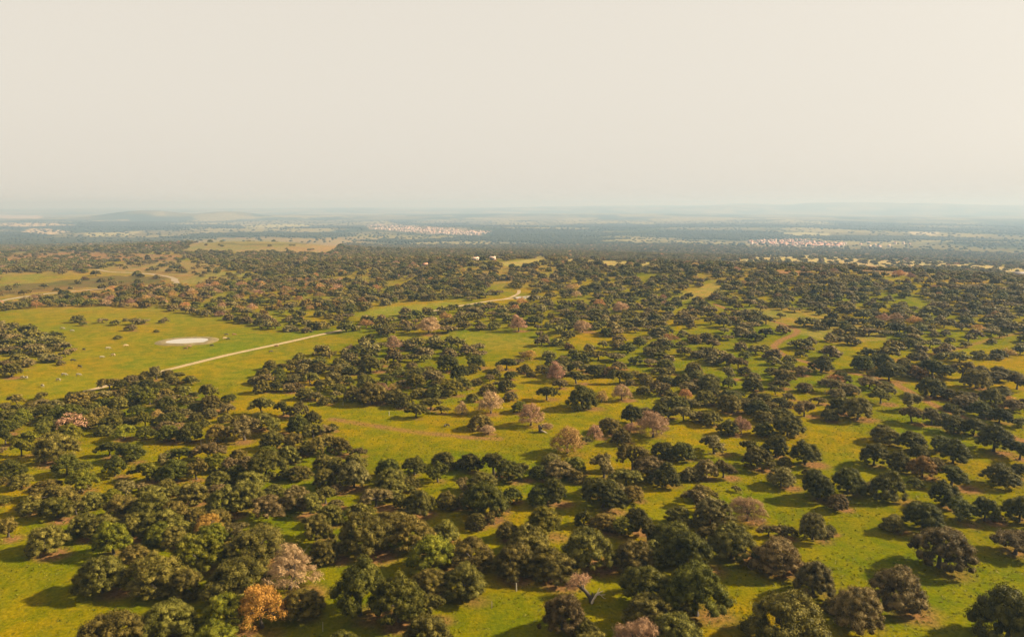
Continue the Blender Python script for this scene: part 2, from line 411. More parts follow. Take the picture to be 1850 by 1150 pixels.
# ------------------------------------------------------------------ the ground
TRACK = P("150,707 165,704 240,684 330,661 420,639 500,622 585,603 650,589 720,574 790,560 845,550 905,541 962,537")
TRACK_A, TRACK_B = TRACK[:8], P("768,565 790,560 845,550 905,541 962,537")
TRACK2 = P("905,541 922,537 936,530 938,524")
TRACK3 = P("1290,549 1319,560 1345,564 1366,571 1414,585 1441,596 1436,604 1411,614 1397,625 1408,636 1430,647 1462,655 1486,668 1516,671 1574,679 1618,693 1656,715 1690,733 1724,747 1795,774 1833,791 1900,815")
STREAM = P("-40,553 0,544 50,535 110,528 168,523 215,519 261,517 295,514 318,512 310,502 280,496 240,493 201,491 174,487")
FAINT = P("600,757 640,763 690,771 740,779 800,785 850,790 900,792")
FAINT2 = P("1560,668 1610,652 1680,640 1730,630 1790,612 1850,600")
def world_line(pts):
    x, y, z = ground_at([p[0] for p in pts], [p[1] for p in pts])
    return list(zip(x, y))

angs = np.concatenate([np.radians(np.linspace(-60, 60, 601)), np.radians(np.linspace(60, 300, 50))[1:-1]])
n_r1 = int(math.log(1500 / 40) / 0.0075)
rad = np.concatenate([[6, 12, 18, 24, 30, 35], np.geomspace(40, 1500, n_r1), np.geomspace(1500, 44000, 175)[1:]])
AA, RR = np.meshgrid(angs, rad)
GX, GY = RR * np.sin(AA), RR * np.cos(AA)
GZ = height(GX, GY)
PXX, PYY, PD = project(GX, GY, GZ)
front = GY > 20
PXX = np.where(front, PXX, -9e4); PYY = np.where(front, PYY, -9e4)

land = np.empty(GX.shape + (3,), np.float32)
LA = 0.50        # overall reflectance of the land colours below
grass_a, grass_b, dry = LA * np.array([0.275, 0.207, 0.001]), LA * np.array([0.178, 0.179, 0.001]), LA * np.array([0.330, 0.225, 0.060])
k = np.clip(0.55 + 1.5 * fbm(GX / 40, GY / 40, 31, 5), 0, 1)[..., None]
land[:] = grass_a * (1 - k) + grass_b * k
k = (np.clip(0.45 + 1.2 * fbm(GX / 90, GY / 90, 41, 4), 0, 1) * sstep(320, 700, RR))[..., None]
land[:] = land * (1 - k) + dry * k
# far country: a patchwork of woods, scrub and fields
wood = np.array([0.034, 0.038, 0.015]); scrub = np.array([0.105, 0.090, 0.044]); field = np.array([0.160, 0.138, 0.066])
nf = fbm(GX / 700, GY / 700, 51, 5)
kk = sstep(-0.12, 0.10, nf)[..., None]
farc = wood * kk + scrub * (1 - kk)
kf = sstep(0.16, 0.24, fbm(GX / 420, GY / 800, 61, 4))[..., None]
farc = farc * (1 - kf) + field * kf
kr = sstep(1200, 2200, RR)[..., None]
land[:] = land * (1 - kr) + farc * kr
FIELDS = [   # photograph outline of a field or clearing, its own colour
    ("0,660 0,575 60,558 200,556 350,562 470,592 590,602 640,612 560,640 470,668 430,700 330,672 165,702 0,725", (0.255, 0.215, 0.008), 0.6),
    ("180,668 300,630 420,606 560,596 580,606 420,640 330,660", (0.180, 0.205, 0.005), 0.7),
    ("640,572 700,553 800,545 850,547 790,560 740,568", (0.270, 0.245, 0.030), 0.8),
    ("690,612 760,602 830,600 900,603 968,612 970,632 900,632 800,620", (0.260, 0.225, 0.020), 0.7),
    ("325,453 355,434 400,429 470,428 560,430 640,434 610,446 590,457 450,455", (0.31, 0.230, 0.105), 0.85),
    ("340,450 368,434 420,431 520,436 560,441 500,447 440,452", (0.25, 0.225, 0.075), 0.7),
    ("500,452 560,446 640,436 610,447 590,456", (0.36, 0.23, 0.11), 0.6), ("395,438 470,441 560,438 560,440 470,444 395,441", (0.13, 0.11, 0.05), 0.6),
    ("560,431 700,425 760,428 700,437 600,440", (0.34, 0.25, 0.11), 0.8),
    ("640,424 760,424 860,428 760,432 640,431", (0.28, 0.245, 0.09), 0.8),
    ("0,498 80,496 60,512 0,516", (0.24, 0.225, 0.03), 0.9),
    ("0,516 60,512 200,498 300,500 290,512 160,520 40,530 0,536", (0.130, 0.105, 0.040), 0.8),
    ("0,458 180,454 330,462 320,476 180,470 60,476 0,476", (0.30, 0.17, 0.085), 0.8),
    ("180,478 320,470 420,486 330,500 200,490", (0.30, 0.215, 0.09), 0.7),
    ("320,500 400,492 480,492 400,506 330,514", (0.28, 0.24, 0.07), 0.8),
    ("1295,477 1380,461 1500,462 1560,470 1480,476 1380,472", (0.50, 0.40, 0.17), 0.95),
    ("1480,466 1600,470 1720,474 1860,486 1860,500 1780,486 1640,482 1560,482", (0.50, 0.40, 0.19), 0.95),
    ("1560,478 1640,484 1700,490 1640,498 1540,492", (0.40, 0.24, 0.15), 0.8),
    ("1020,468 1180,474 1200,482 1100,480 1020,475", (0.42, 0.35, 0.13), 0.9),
    ("905,474 980,466 1000,472 960,480 915,482", (0.40, 0.33, 0.10), 0.9),
    ("1380,486 1460,490 1490,497 1410,496", (0.34, 0.185, 0.10), 0.9),
    ("1220,535 1290,508 1310,520 1300,532 1230,546", (0.33, 0.26, 0.06), 0.8),
    ("1320,560 1430,552 1500,570 1600,580 1600,615 1500,620 1440,600 1380,585", (0.33, 0.235, 0.06), 0.6),
    ("0,388 70,389 70,394 0,395", (0.55, 0.43, 0.30), 0.9), ("0,402 80,403 140,407 60,409 0,408", (0.55, 0.43, 0.28), 0.9),
    ("60,412 130,418 90,423 40,420", (0.60, 0.47, 0.32), 0.9), ("150,421 260,417 240,424 160,428", (0.45, 0.40, 0.20), 0.9),
    ("430,405 560,404 555,409 440,411", (0.46, 0.42, 0.22), 0.9), ("330,410 420,400 520,398 520,402 400,412", (0.26, 0.22, 0.11), 0.7),
    ("1410,420 1500,420 1500,426 1430,426", (0.46, 0.42, 0.24), 0.9), ("1640,418 1700,419 1690,424 1645,423", (0.62, 0.52, 0.38), 0.9),
    ("950,430 1140,428 1200,434 1060,436 960,435", (0.36, 0.31, 0.15), 0.8), ("0,428 330,428 330,452 200,456 0,452", (0.050, 0.058, 0.026), 0.8),
    ("660,404 770,408 880,416 870,426 770,422 665,414", (0.36, 0.28, 0.19), 0.7), ("1345,434 1430,433 1520,440 1500,448 1360,444", (0.36, 0.26, 0.18), 0.7),
]
for txt, c3, a in FIELDS:
    poly = P(txt)
    jx = PXX + 5 * vnoise(PXX / 23, PYY / 7, 71); jy = PYY + 1.2 * vnoise(PXX / 19, PYY / 9, 72)
    m3 = in_poly(jx, jy, poly) & (RR < 30000)
    land[m3] = land[m3] * (1 - a) + LA * np.array(c3, np.float32) * a

soil_a = np.clip(0.30 * fbm(GX / 24, GY / 24, 81, 4) - 0.05 + (0.12 + 0.55 * fbm(GX / 45, GY / 45, 83, 3)) * sstep(380, 650, RR), 0, 0.75) * (1 - sstep(1300, 1800, RR))
da = np.radians(0.2)
for i in range(len(trees)):
    w = TW[i]; h1 = rng.random(); h2 = rng.random(2)
    if trees[i][1] < 560: continue
    cx = TX[i] + (0.35 * h2[0]) * w; cy = TY[i] + (h2[1] - 0.75) * 0.35 * w
    r0, a0 = math.hypot(cx, cy), math.atan2(cx, cy)
    i0, i1 = np.searchsorted(rad, r0 - 1.3 * w), np.searchsorted(rad, r0 + 1.3 * w)
    j0 = max(0, int((a0 + R(60)) / da - 1.3 * w / r0 / da)); j1 = min(600, int((a0 + R(60)) / da + 1.3 * w / r0 / da) + 2)
    sl = (slice(i0, i1), slice(j0, j1))
    g = np.exp(-(((GX[sl] - cx) / (0.52 * w)) ** 2 + ((GY[sl] - cy) / (0.42 * w)) ** 2) * 1.4)
    soil_a[sl] = np.maximum(soil_a[sl], g * (0.38 + 0.62 * h1))
for ln, wd, amt in ((FAINT, 2.2, 0.62), (FAINT2, 2.0, 0.6), (TRACK3, 1.9, 0.85)):
    wlx = world_line(ln)
    soil_a = np.maximum(soil_a, amt * np.exp(-(seg_dist(GX, GY, wlx) / wd) ** 2))

nr, na = GX.shape
V = np.concatenate([np.stack([GX, GY, GZ], -1).reshape(-1, 3), [[0, 0, float(height(0, 0))]]])
ii, jj = np.meshgrid(np.arange(nr - 1), np.arange(na), indexing='ij')
j2 = (jj + 1) % na
quads = np.stack([ii * na + jj, ii * na + j2, (ii + 1) * na + j2, (ii + 1) * na + jj], -1).reshape(-1, 4)[:, ::-1]
j = np.arange(na)
fan = np.stack([np.full(na, nr * na), (j + 1) % na, j], -1)
me = mesh_np("ground", V, [quads, fan], [GROUND], smooth=True)
ca = me.attributes.new("land", 'FLOAT_COLOR', 'POINT')
buf = np.ones((len(V), 4), np.float32); buf[:-1, :3] = land.reshape(-1, 3); buf[-1, :3] = grass_a
ca.data.foreach_set("color", buf.ravel())
sa = me.attributes.new("soil", 'FLOAT', 'POINT')
sa.data.foreach_set("value", np.append(soil_a.ravel(), 0).astype(np.float32))
tag(link(bpy.data.objects.new("ground", me)), kind="structure")

# dirt tracks and the dry stream bed: sheets laid over the ground
def smooth_line(pts, step=3.0):
    pts = np.array(pts); out = []
    n = len(pts)
    for i in range(n - 1):
        p0, p1, p2, p3 = pts[max(i - 1, 0)], pts[i], pts[i + 1], pts[min(i + 2, n - 1)]
        m = max(2, int(np.linalg.norm(p2 - p1) / step))
        for t in np.linspace(0, 1, m, endpoint=False):
            out.append(0.5 * ((2 * p1) + (-p0 + p2) * t + (2 * p0 - 5 * p1 + 4 * p2 - p3) * t * t + (-p0 + 3 * p1 - 3 * p2 + p3) * t ** 3))
    out.append(pts[-1])
    return np.array(out)

def strip(name, pts, width, material, lift=0.06, wob=0.18):
    c = smooth_line(world_line(pts))
    d = np.gradient(c, axis=0); d /= np.linalg.norm(d, axis=1)[:, None] + 1e-9
    nrm = np.stack([-d[:, 1], d[:, 0]], 1)
    s = np.arange(len(c))
    wl_ = width / 2 * (1 + wob * vnoise(s / 4.0, s * 0 + 1, 5)); wr_ = width / 2 * (1 + wob * vnoise(s / 4.0, s * 0 + 7, 6))
    rows = []
    for f in np.linspace(-1, 1, 5):
        off = np.where(f < 0, f * wl_, f * wr_)[:, None]
        q = c + nrm * off
        rows.append(np.column_stack([q, height(q[:, 0], q[:, 1]) + lift * (1 - 0.5 * abs(f))]))
    V = np.concatenate(rows); n = len(c); F = []
    for k in range(4):
        a = np.arange(n - 1) + k * n
        F.append(np.stack([a, a + 1, a + 1 + n, a + n], 1)[:, ::-1])
    o = bpy.data.objects.new(name, mesh_np(name, V, [np.concatenate(F)], [material], smooth=True))
    return tag(link(o), kind="structure")

strip("dirt_track", TRACK_A, 3.0, DIRT)
strip("dirt_track", TRACK_B, 3.0, DIRT)
strip("dirt_track", TRACK2, 2.6, WORN, 0.05)
strip("stream_bed", STREAM, 4.6, SAND, 0.12, 0.6)

def pond(cx, cy, a, b_, ring, rot=0.0):
    """water in a hollow held by a trampled earth bank"""
    z0 = float(height(cx, cy)) + 0.25
    th = np.linspace(0, 2 * math.pi, 96, endpoint=False)
    wobble = 1 + 0.16 * vnoise(np.cos(th) * 2 + 4, np.sin(th) * 2 + cx, 9)
    def loop(f, z, add=0.0):
        x, y = (a * f * wobble + add) * np.cos(th), (b_ * f * wobble + add) * np.sin(th)
        X, Y = cx + x * math.cos(rot) - y * math.sin(rot), cy + x * math.sin(rot) + y * math.cos(rot)
        return np.column_stack([X, Y, height(X, Y) + z if np.isscalar(z) and z < 5 else z])
    rings = [np.column_stack([loop(0.9, 0)[:, :2], np.full(96, z0 - 0.3)]), np.column_stack([loop(1.02, 0)[:, :2], np.full(96, z0 + 0.06)])]
    rings += [loop(1.0, 0.55, ring * 0.35), loop(1.0, 0.5, ring * 0.6), loop(1.0, -0.05, ring)]
    V = np.concatenate(rings); F = []
    k = np.arange(96)
    for i in range(len(rings) - 1):
        F.append(np.stack([i * 96 + k, (i + 1) * 96 + k, (i + 1) * 96 + (k + 1) % 96, i * 96 + (k + 1) % 96], 1))
    tag(link(bpy.data.objects.new("pond_bank", mesh_np("pond_bank", V, [np.concatenate(F)], [BANK], smooth=True))), kind="structure")
    L = loop(1.0, 0)
    W = np.column_stack([L[:, :2], np.full(96, z0)])
    W = np.concatenate([W, [[cx, cy, z0]]])
    tag(link(bpy.data.objects.new("pond_water", mesh_np("pond_water", W, [np.stack([k, (k + 1) % 96, np.full(96, 96)], 1)], [WATER]))), kind="structure")

x, y, z = gpoint(340, 616); pond(x, y, 10.4, 6.4, 5.0)
x, y, z = gpoint(941, 538); pond(x, y, 3.4, 5.2, 2.2)
x, y, z = gpoint(960, 537); pond(x, y, 6.0, 5.0, 2.2)

# ------------------------------------------------------------------ tree meshes (crown width 1)
def ico():
    bm = bmesh.new(); bmesh.ops.create_icosphere(bm, subdivisions=1, radius=1.0)
    v = np.array([p.co[:] for p in bm.verts]); f = np.array([[q.index for q in p.verts] for p in bm.faces]); bm.free()
    return v, f
ICO_V, ICO_F = ico()

def tube(path, radii, sides=7):
    path = np.asarray(path, float); V, F = [], []
    for i, (p, r) in enumerate(zip(path, radii)):
        d = path[min(i + 1, len(path) - 1)] - path[max(i - 1, 0)]; d /= np.linalg.norm(d) + 1e-9
        a = np.cross(d, [0.31, 0.95, 0.1]); a /= np.linalg.norm(a) + 1e-9; b = np.cross(d, a)
        t = np.linspace(0, 2 * math.pi, sides, endpoint=False)
        V.append(p + r * (np.cos(t)[:, None] * a + np.sin(t)[:, None] * b))
    n = len(path); k = np.arange(sides)
    for i in range(n - 1):
        F.append(np.stack([i * sides + k, i * sides + (k + 1) % sides, (i + 1) * sides + (k + 1) % sides, (i + 1) * sides + k], 1))
    return np.concatenate(V), np.concatenate(F)

def join_tubes(tubes):
    V, F, o = [], [], 0
    for v, f in tubes:
        V.append(v); F.append(f + o); o += len(v)
    return np.concatenate(V), np.concatenate(F)

def lobes_for(shape, g, n=92, rad_=0.078, fill=0.22):
    """centres and radii of the leaf clumps that make up one crown, spread over its dome"""
    L = []
    if shape == 'dome':       z0, zt = 0.09, 0.64
    elif shape == 'spread':   z0, zt = 0.22, 0.72
    elif shape == 'open':     z0, zt, n = 0.26, 0.66, int(n * 0.72)
    elif shape == 'umbrella': z0, zt, n = 0.30, 0.50, int(n * 0.8)
    else:                     z0, zt = 0.16, 0.67
    ph = g.uniform(0, 6.28, 6); am = g.uniform(0.03, 0.13, 3)
    big = [(g.uniform(0, 6.28), g.uniform(0.12, 0.30), g.uniform(0.02, 0.10)) for _ in range(5)]     # swellings of the outline
    hubs = [(0.38 * math.sqrt(q) * math.cos(6.28 * q * 3.7 + ph[3]), 0.38 * math.sqrt(q) * math.sin(6.28 * q * 3.7 + ph[3])) for q in np.linspace(0.02, 1, 8)]
    tries = 0
    while len(L) < n and tries < 6000:
        tries += 1
        a, t = g.uniform(0, 2 * math.pi), g.random() ** 0.55
        lim = 0.5 * (1 + am[0] * math.sin(2 * a + ph[0]) + am[1] * math.sin(3 * a + ph[1]) + am[2] * math.sin(5 * a + ph[2])) - rad_ * 0.8
        r = t * lim
        x, y = r * math.cos(a), r * math.sin(a)
        if shape == 'open' and min((x - q[0]) ** 2 + (y - q[1]) ** 2 for q in hubs) > 0.0125: continue
        dome = (1 - t ** 2.9) ** 0.62
        z = z0 + (zt - z0 - rad_) * dome
        for ba, br, bh in big:
            z += bh * math.exp(-((x - br * math.cos(ba)) ** 2 + (y - br * math.sin(ba)) ** 2) / 0.018) * dome - bh * 0.25
        if g.random() < fill: z = z0 + (z - z0) * g.uniform(0.05, 0.85)
        c = np.array([x, y, max(z, z0 * 0.8 + rad_ * 0.6)])
        s = rad_ * g.uniform(0.6, 1.45)
        if any(np.linalg.norm(c - q[0]) < 0.50 * (s + q[1]) for q in L): continue
        L.append((c, s))
    ex = max(abs(c[0]) + s * 0.9 for c, s in L); ey = max(abs(c[1]) + s * 0.9 for c, s in L)
    return [(c * [0.5 / ex, 0.5 / ey, 1], s) for c, s in L]

def crown_mesh(name, L, g, per, leaf, core=True, thin=1.0, flat=0.85):
    V, Q, T, A = [], [], [], []
    o = 0
    ctr = np.mean([c for c, s in L], 0)
    for c, s in L:
        n = int(per * (s / 0.078) ** 2)
        d = g.normal(size=(n, 3)); d /= np.linalg.norm(d, axis=1)[:, None]
        d[:, 2] = np.where(d[:, 2] < -0.35, -d[:, 2], d[:, 2])
        rr = s * g.uniform(0.72, 1.20, n) if core else s * g.random(n) ** 0.45 * 1.15
        p = c + d * rr[:, None] * [1, 1, flat]
        nn = d + g.normal(scale=0.42, size=(n, 3)); nn /= np.linalg.norm(nn, axis=1)[:, None]
        a = np.cross(nn, g.normal(size=(n, 3))); a /= np.linalg.norm(a, axis=1)[:, None]
        b = np.cross(nn, a)
        sz = leaf * g.uniform(0.55, 1.35, n)[:, None]
        quad = np.stack([p - a * sz, p - b * sz * 0.62 * thin + nn * sz * 0.15, p + a * sz, p + b * sz * 0.62 * thin + nn * sz * 0.15], 1).reshape(-1, 3)
        V.append(quad); Q.append(o + np.arange(4 * n).reshape(-1, 4)); o += 4 * n
        A.append(np.clip(g.normal(0.5, 0.3, n), 0, 1))
    AT = []
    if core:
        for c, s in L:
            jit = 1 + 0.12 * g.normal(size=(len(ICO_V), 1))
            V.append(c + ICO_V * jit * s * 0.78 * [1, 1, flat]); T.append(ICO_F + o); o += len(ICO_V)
            AT.append(np.clip(g.normal(0.06, 0.08, len(ICO_F)), 0, 1))  # cores take the dark leaf colour: shade inside the crown put into colour
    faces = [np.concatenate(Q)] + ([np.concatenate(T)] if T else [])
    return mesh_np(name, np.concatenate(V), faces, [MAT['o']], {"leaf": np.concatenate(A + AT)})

def trunk_mesh(name, L, g, zfork, r0, lean=0.05, nlimb=6, sub=False):
    b = np.array([0, 0, -0.03]); f = np.array([g.normal(scale=lean), g.normal(scale=lean), zfork])
    tubes = [tube([b, b * 0.5 + f * 0.2 + [0, 0, 0.01], f * 0.6, f], [r0 * 1.6, r0 * 1.05, r0 * 0.9, r0 * 0.85], 8)]
    order = sorted(L, key=lambda q: -q[1])[:nlimb] if not sub else [L[i] for i in g.choice(len(L), min(nlimb, len(L)), replace=False)]
    for c, s in order:
        mid = f + (c - f) * 0.5 + np.array([g.normal(scale=0.03), g.normal(scale=0.03), 0.02])
        tubes.append(tube([f * 0.93, mid, c], [r0 * 0.55, r0 * 0.34, r0 * 0.12], 5))
        if sub:
            for _ in range(4):
                e = c + g.normal(size=3) * s * 0.9
                tubes.append(tube([mid, (mid + e) / 2 + g.normal(size=3) * 0.015, e], [r0 * 0.22, r0 * 0.13, r0 * 0.05], 4))
    V, F = join_tubes(tubes)
    return mesh_np(name, V, [F], [BARK], smooth=True)

def make_kind(shape, seed, per, leaf, zf, r0, core=True, thin=1.0):
    g = np.random.default_rng(seed)
    L = lobes_for(shape, g) if core else lobes_for(shape, g, 92, 0.078, 0.55)
    cr = crown_mesh("crown_" + shape, L, g, per, leaf, core, thin)
    tr = trunk_mesh("trunk_" + shape, L, g, zf, r0, 0.03, 6 if core else 14, not core)
    return cr, tr

KIND = {
    'dome': [make_kind('dome', 100 + i, 165, 0.0104, 0.20, 0.034) for i in range(7)],
    'round': [make_kind('round', 200 + i, 165, 0.0104, 0.24, 0.032) for i in range(6)],
    'spread': [make_kind('spread', 300 + i, 160, 0.0110, 0.28, 0.032) for i in range(6)],
    'open': [make_kind('open', 700 + i, 165, 0.0106, 0.26, 0.034) for i in range(7)],
    'umbrella': [make_kind('umbrella', 400 + i, 150, 0.0112, 0.33, 0.036) for i in range(2)],
    'bare': [make_kind('round', 500 + i, 85, 0.034, 0.24, 0.028, False, 0.16) for i in range(5)],
    'leafy': [make_kind('round', 600 + i, 110, 0.0140, 0.24, 0.028, False, 0.8) for i in range(3)],
}
LOW = {   # the same trees with fewer, larger leaves for the middle distance: crown and trunk in one mesh
}
def low_tree(shape, seed, m, per=6, leaf=0.046, core=True, thin=1.0):
    g = np.random.default_rng(seed)
    L = lobes_for(shape, g, 34, 0.12)
    cr = crown_mesh("c", L, g, per, leaf, core, thin)
    tr = trunk_mesh("t", L, g, 0.24, 0.034, 0.03, 4)
    bm = bmesh.new(); bm.from_mesh(cr); n0 = len(bm.faces); bm.from_mesh(tr)
    bm.faces.ensure_lookup_table()
    for f_ in bm.faces[n0:]: f_.material_index = 1
    me = bpy.data.meshes.new("woodland_tree"); bm.to_mesh(me); bm.free()
    me.materials.clear(); me.materials.append(MAT[m]); me.materials.append(BARK)
    bpy.data.meshes.remove(cr); bpy.data.meshes.remove(tr)
    return bpy.data.objects.new("woodland_tree", me)      # a shape for the woodland, not placed by itself
def near_tree(shape, k, m):
    cr, tr = KIND[shape][k]
    bm = bmesh.new(); bm.from_mesh(cr); n0 = len(bm.faces); bm.from_mesh(tr)
    bm.faces.ensure_lookup_table()
    for f_ in bm.faces[n0:]: f_.material_index = 1
    me = bpy.data.meshes.new("woodland_tree"); bm.to_mesh(me); bm.free()
    me.materials.clear(); me.materials.append(MAT[m]); me.materials.append(BARK)
    return bpy.data.objects.new("woodland_tree", me)
NEARS = [near_tree('dome', 0, 'o'), near_tree('round', 1, 'o'), near_tree('open', 2, 'v'), near_tree('spread', 3, 'd'), near_tree('round', 4, 'v'), near_tree('open', 5, 'o')]
LOWS = [low_tree('dome', 11, 'o'), low_tree('round', 12, 'o'), low_tree('dome', 13, 'v'), low_tree('umbrella', 14, 'v'), low_tree('spread', 15, 'd'),
        low_tree('round', 16, 'd'), low_tree('round', 17, 'v'), low_tree('spread', 18, 'o'), low_tree('open', 19, 'v'), low_tree('open', 20, 'o')]
LOWB = [low_tree('round', 21, 'p', 14, 0.05, False, 0.35), low_tree('round', 22, 't', 14, 0.05, False, 0.35), low_tree('dome', 23, 'b', 6, 0.046)]

# ------------------------------------------------------------------ single trees
SHAPE = {'o': ['dome', 'dome', 'round', 'open'], 'v': ['round', 'open', 'open'], 'd': ['spread', 'spread', 'round', 'open'], 'g': ['round', 'spread', 'open'], 'b': ['round'],
         'u': ['umbrella'], 'k': ['dome'], 'p': ['bare'], 't': ['leafy'], 'y': ['leafy']}
TONE = {'o': 'olive-green', 'v': 'grey-green', 'd': 'dark green', 'g': 'bright green', 'b': 'brown-tinged', 'u': 'grey-green', 'k': 'blackish green'}
FORM = {'dome': 'domed', 'round': 'rounded', 'spread': 'spreading', 'umbrella': 'flat-topped', 'open': 'open-crowned'}
LANDMARKS = [   # things one can find at once in the picture
    ("the bottom orange oak", 474, 1100), ("the fallen oak", 1058, 1068),
    ("the bottom pink oak", 1148, 1145), ("the umbrella oak", 1833, 985),
    ("the leafless meadow oak", 1349, 930), ("the yellow oak", 74, 872),
    ("the big tan oak", 1025, 800), ("the lone blackish round oak", 1050, 722),
    ("the tiny clearing oak", 650, 816), ("the pond", 342, 616),
    ("the straight-trunked pink oak", 1339, 775), ("the pinkish thicket oak", 524, 1045),
    ("the broadest pink oak", 1180, 775), ("the right track bend", 1656, 715),
    ("the bottom left corner", 0, 1150), ("the bottom right corner", 1850, 1150), ("the brown thicket oak", 1091, 945),
    ("the left edge middle", 0, 760), ("the straight track end", 200, 690), ("the right edge middle", 1850, 840),
    ("the left brownish oak", 394, 790), ("the small tan oak", 1283, 665),
    ("the half-hidden orange oak", 377, 955), ("the dark calves", 806, 770),
]
ORD = ["nearest", "second", "third", "fourth", "fifth", "sixth", "seventh", "eighth", "ninth", "tenth", "eleventh", "twelfth", "thirteenth",
       "fourteenth", "fifteenth", "sixteenth", "seventeenth", "eighteenth", "nineteenth", "twentieth"]
DIRS = ["right of", "behind and right of", "behind", "behind and left of", "left of", "in front and left of", "in front of", "in front and right of"]

evergreen = [i for i, t in enumerate(trees) if t[3] in "ovdgbuk"]
evergreen.sort(key=lambda i: -trees[i][2])
single = set(evergreen[:300]) | {i for i, t in enumerate(trees) if t[3] in "pty"}
spot = {}
for i in evergreen[:300]:
    x, y, w = trees[i][0], trees[i][1] - trees[i][2] * 0.35, trees[i][2]
    best = min(range(len(LANDMARKS)), key=lambda k: math.hypot(x - LANDMARKS[k][1], (y - LANDMARKS[k][2]) * 1.6))
    dx, dy = x - LANDMARKS[best][1], (LANDMARKS[best][2] - y) * 1.6
    k = int(((math.degrees(math.atan2(dy, dx)) + 22.5) % 360) // 45)
    spot.setdefault((best, k), []).append((math.hypot(dx, dy), i))
where = {}
for (b_, k), rows in spot.items():
    for n, (_, i) in enumerate(sorted(rows)):
        where[i] = f"{ORD[min(n, 19)]} {DIRS[k]} {LANDMARKS[b_][0]}"

BARE_LABEL = {   # leafless and autumn-coloured oaks, each by where it stands
    (524, 1062): "leafless oak with pinkish twigs just behind the orange-leaved oak", (1148, 1188): "leafless pink-twigged oak cut off by the bottom edge",
    (1349, 940): "leafless grey-pink oak standing alone in the right meadow",
    (474, 1133): "bright orange-leaved oak in the dense thicket on the bottom edge", (74, 886): "yellow-leaved oak in the sunlit grass by the left edge",
    (377, 964): "orange-topped oak half hidden in the left thicket", (285, 757): "small tan-orange oak top inside the thicket by the straight track",
    (834, 747): "slim leafless pink oak, leftmost of those in the central clearing", (887, 746): "broad leafless pink oak with a pale crown in the central clearing",
    (881, 784): "low leafless pinkish tree lying close to the grass", (903, 673): "small tan oak between dark oaks above the clearing",
    (1006, 688): "faint leafless pink oak at the upper edge of the clearing", (1086, 727): "tiny tan oak right beside the lone blackish round oak",
    (1123, 722): "leafless pink oak with a leaning trunk right of the blackish oak", (959, 768): "leafless pink-orange oak with wide crown above the tan oak",
    (1025, 818): "big tan-leaved oak with a clear trunk in the central clearing", (1074, 792): "narrow leafless pink oak right of the big tan oak",
    (1180, 789): "broad leafless pink oak with orange lower leaves between dark oaks", (1138, 780): "low leafless pinkish bush left of the broad pink oak",
    (1239, 719): "small tan oak in the grass right of the clearing", (1339, 784): "leafless pink oak with a straight trunk among dark oaks",
    (775, 602): "leafless reddish-pink oak at the edge of the far strip of meadow", (937, 598): "leafless brownish-pink oak behind the far strip of meadow",
    (1052, 600): "round leafless pink oak deep in the middle woodland", (1122, 564): "leafless pink oak in the woodland below the small pools",
    (1081, 556): "small tan oak in the woodland right of the small pools", (712, 632): "leafless pinkish oak in front of the far strip of meadow",
    (957, 649): "small orange oak at the near end of the far meadow strip",
}
def bare_label(t):
    k = min(BARE_LABEL, key=lambda q: abs(q[0] - t[0]) + abs(q[1] - t[1]))
    return BARE_LABEL[k] if abs(k[0] - t[0]) + abs(k[1] - t[1]) < 14 else "leafless pinkish oak among green oaks"

gt = np.random.default_rng(99)
for i in sorted(single, key=lambda i: -trees[i][2]):
    px, py, wpx, kd, hr = trees[i]
    shp = SHAPE[kd][int(gt.integers(len(SHAPE[kd])))]
    if shp == 'open' and wpx > 62: shp = 'round' if gt.random() < 0.5 else 'dome'
    if wpx < 26 and kd == 'v' and gt.random() < 0.3: shp = 'umbrella'
    cr, tr = KIND[shp][int(gt.integers(len(KIND[shp])))]
    name = "holm_oak" if kd in "ovdgbuk" else ("leafless_oak" if kd == 'p' else "autumn_oak")
    root = link(bpy.data.objects.new(name, None))
    root.empty_display_size = 0.5
    root.location = (TX[i], TY[i], TZ[i])
    root.rotation_euler = (gt.normal(0, 0.045), gt.normal(0, 0.045), gt.uniform(0, 6.283))
    w = TW[i]
    base_h = {'dome': 0.66, 'round': 0.69, 'spread': 0.74, 'umbrella': 0.52, 'open': 0.68, 'bare': 0.69, 'leafy': 0.69}[shp]
    zs = (hr / base_h if hr else gt.uniform(0.82, 1.10))
    if w > 11.5 and kd not in 'pty': zs *= 0.88
    if kd in 'pt' and not hr: zs *= 1.08
    root.scale = (w * gt.uniform(0.88, 1.10), w * gt.uniform(0.88, 1.10), w * zs)
    if kd in "ovdgbuk":
        tag(root, f"{TONE[kd]} {FORM[shp]} holm oak, {where[i]}", "oak tree", "holm oaks scattered over the pasture")
    else:
        tag(root, bare_label(trees[i]), "oak tree", "leafless and autumn-coloured oaks")
    t_o = link(bpy.data.objects.new("trunk", tr), root)
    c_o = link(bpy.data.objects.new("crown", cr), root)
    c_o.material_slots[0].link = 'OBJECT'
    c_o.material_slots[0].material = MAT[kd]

# ------------------------------------------------------------------ the woodland: everything past the 300 nearest oaks
def jitter_grid(r0, r1, step, half):
    n = int(r1 / step) + 1
    gx, gy = np.meshgrid(np.arange(-n, n + 1) * step, np.arange(0, n + 1) * step)
    gx = gx + (np.arange(n + 1)[:, None] % 2) * step / 2
    x = gx.ravel() + rng.uniform(-.42, .42, gx.size) * step; y = gy.ravel() + rng.uniform(-.42, .42, gx.size) * step
    r, a = np.hypot(x, y), np.arctan2(x, np.maximum(y, .01))
    k = (r > r0) & (r < r1) & (np.abs(a) < half) & (y > 0)
    return x[k], y[k]

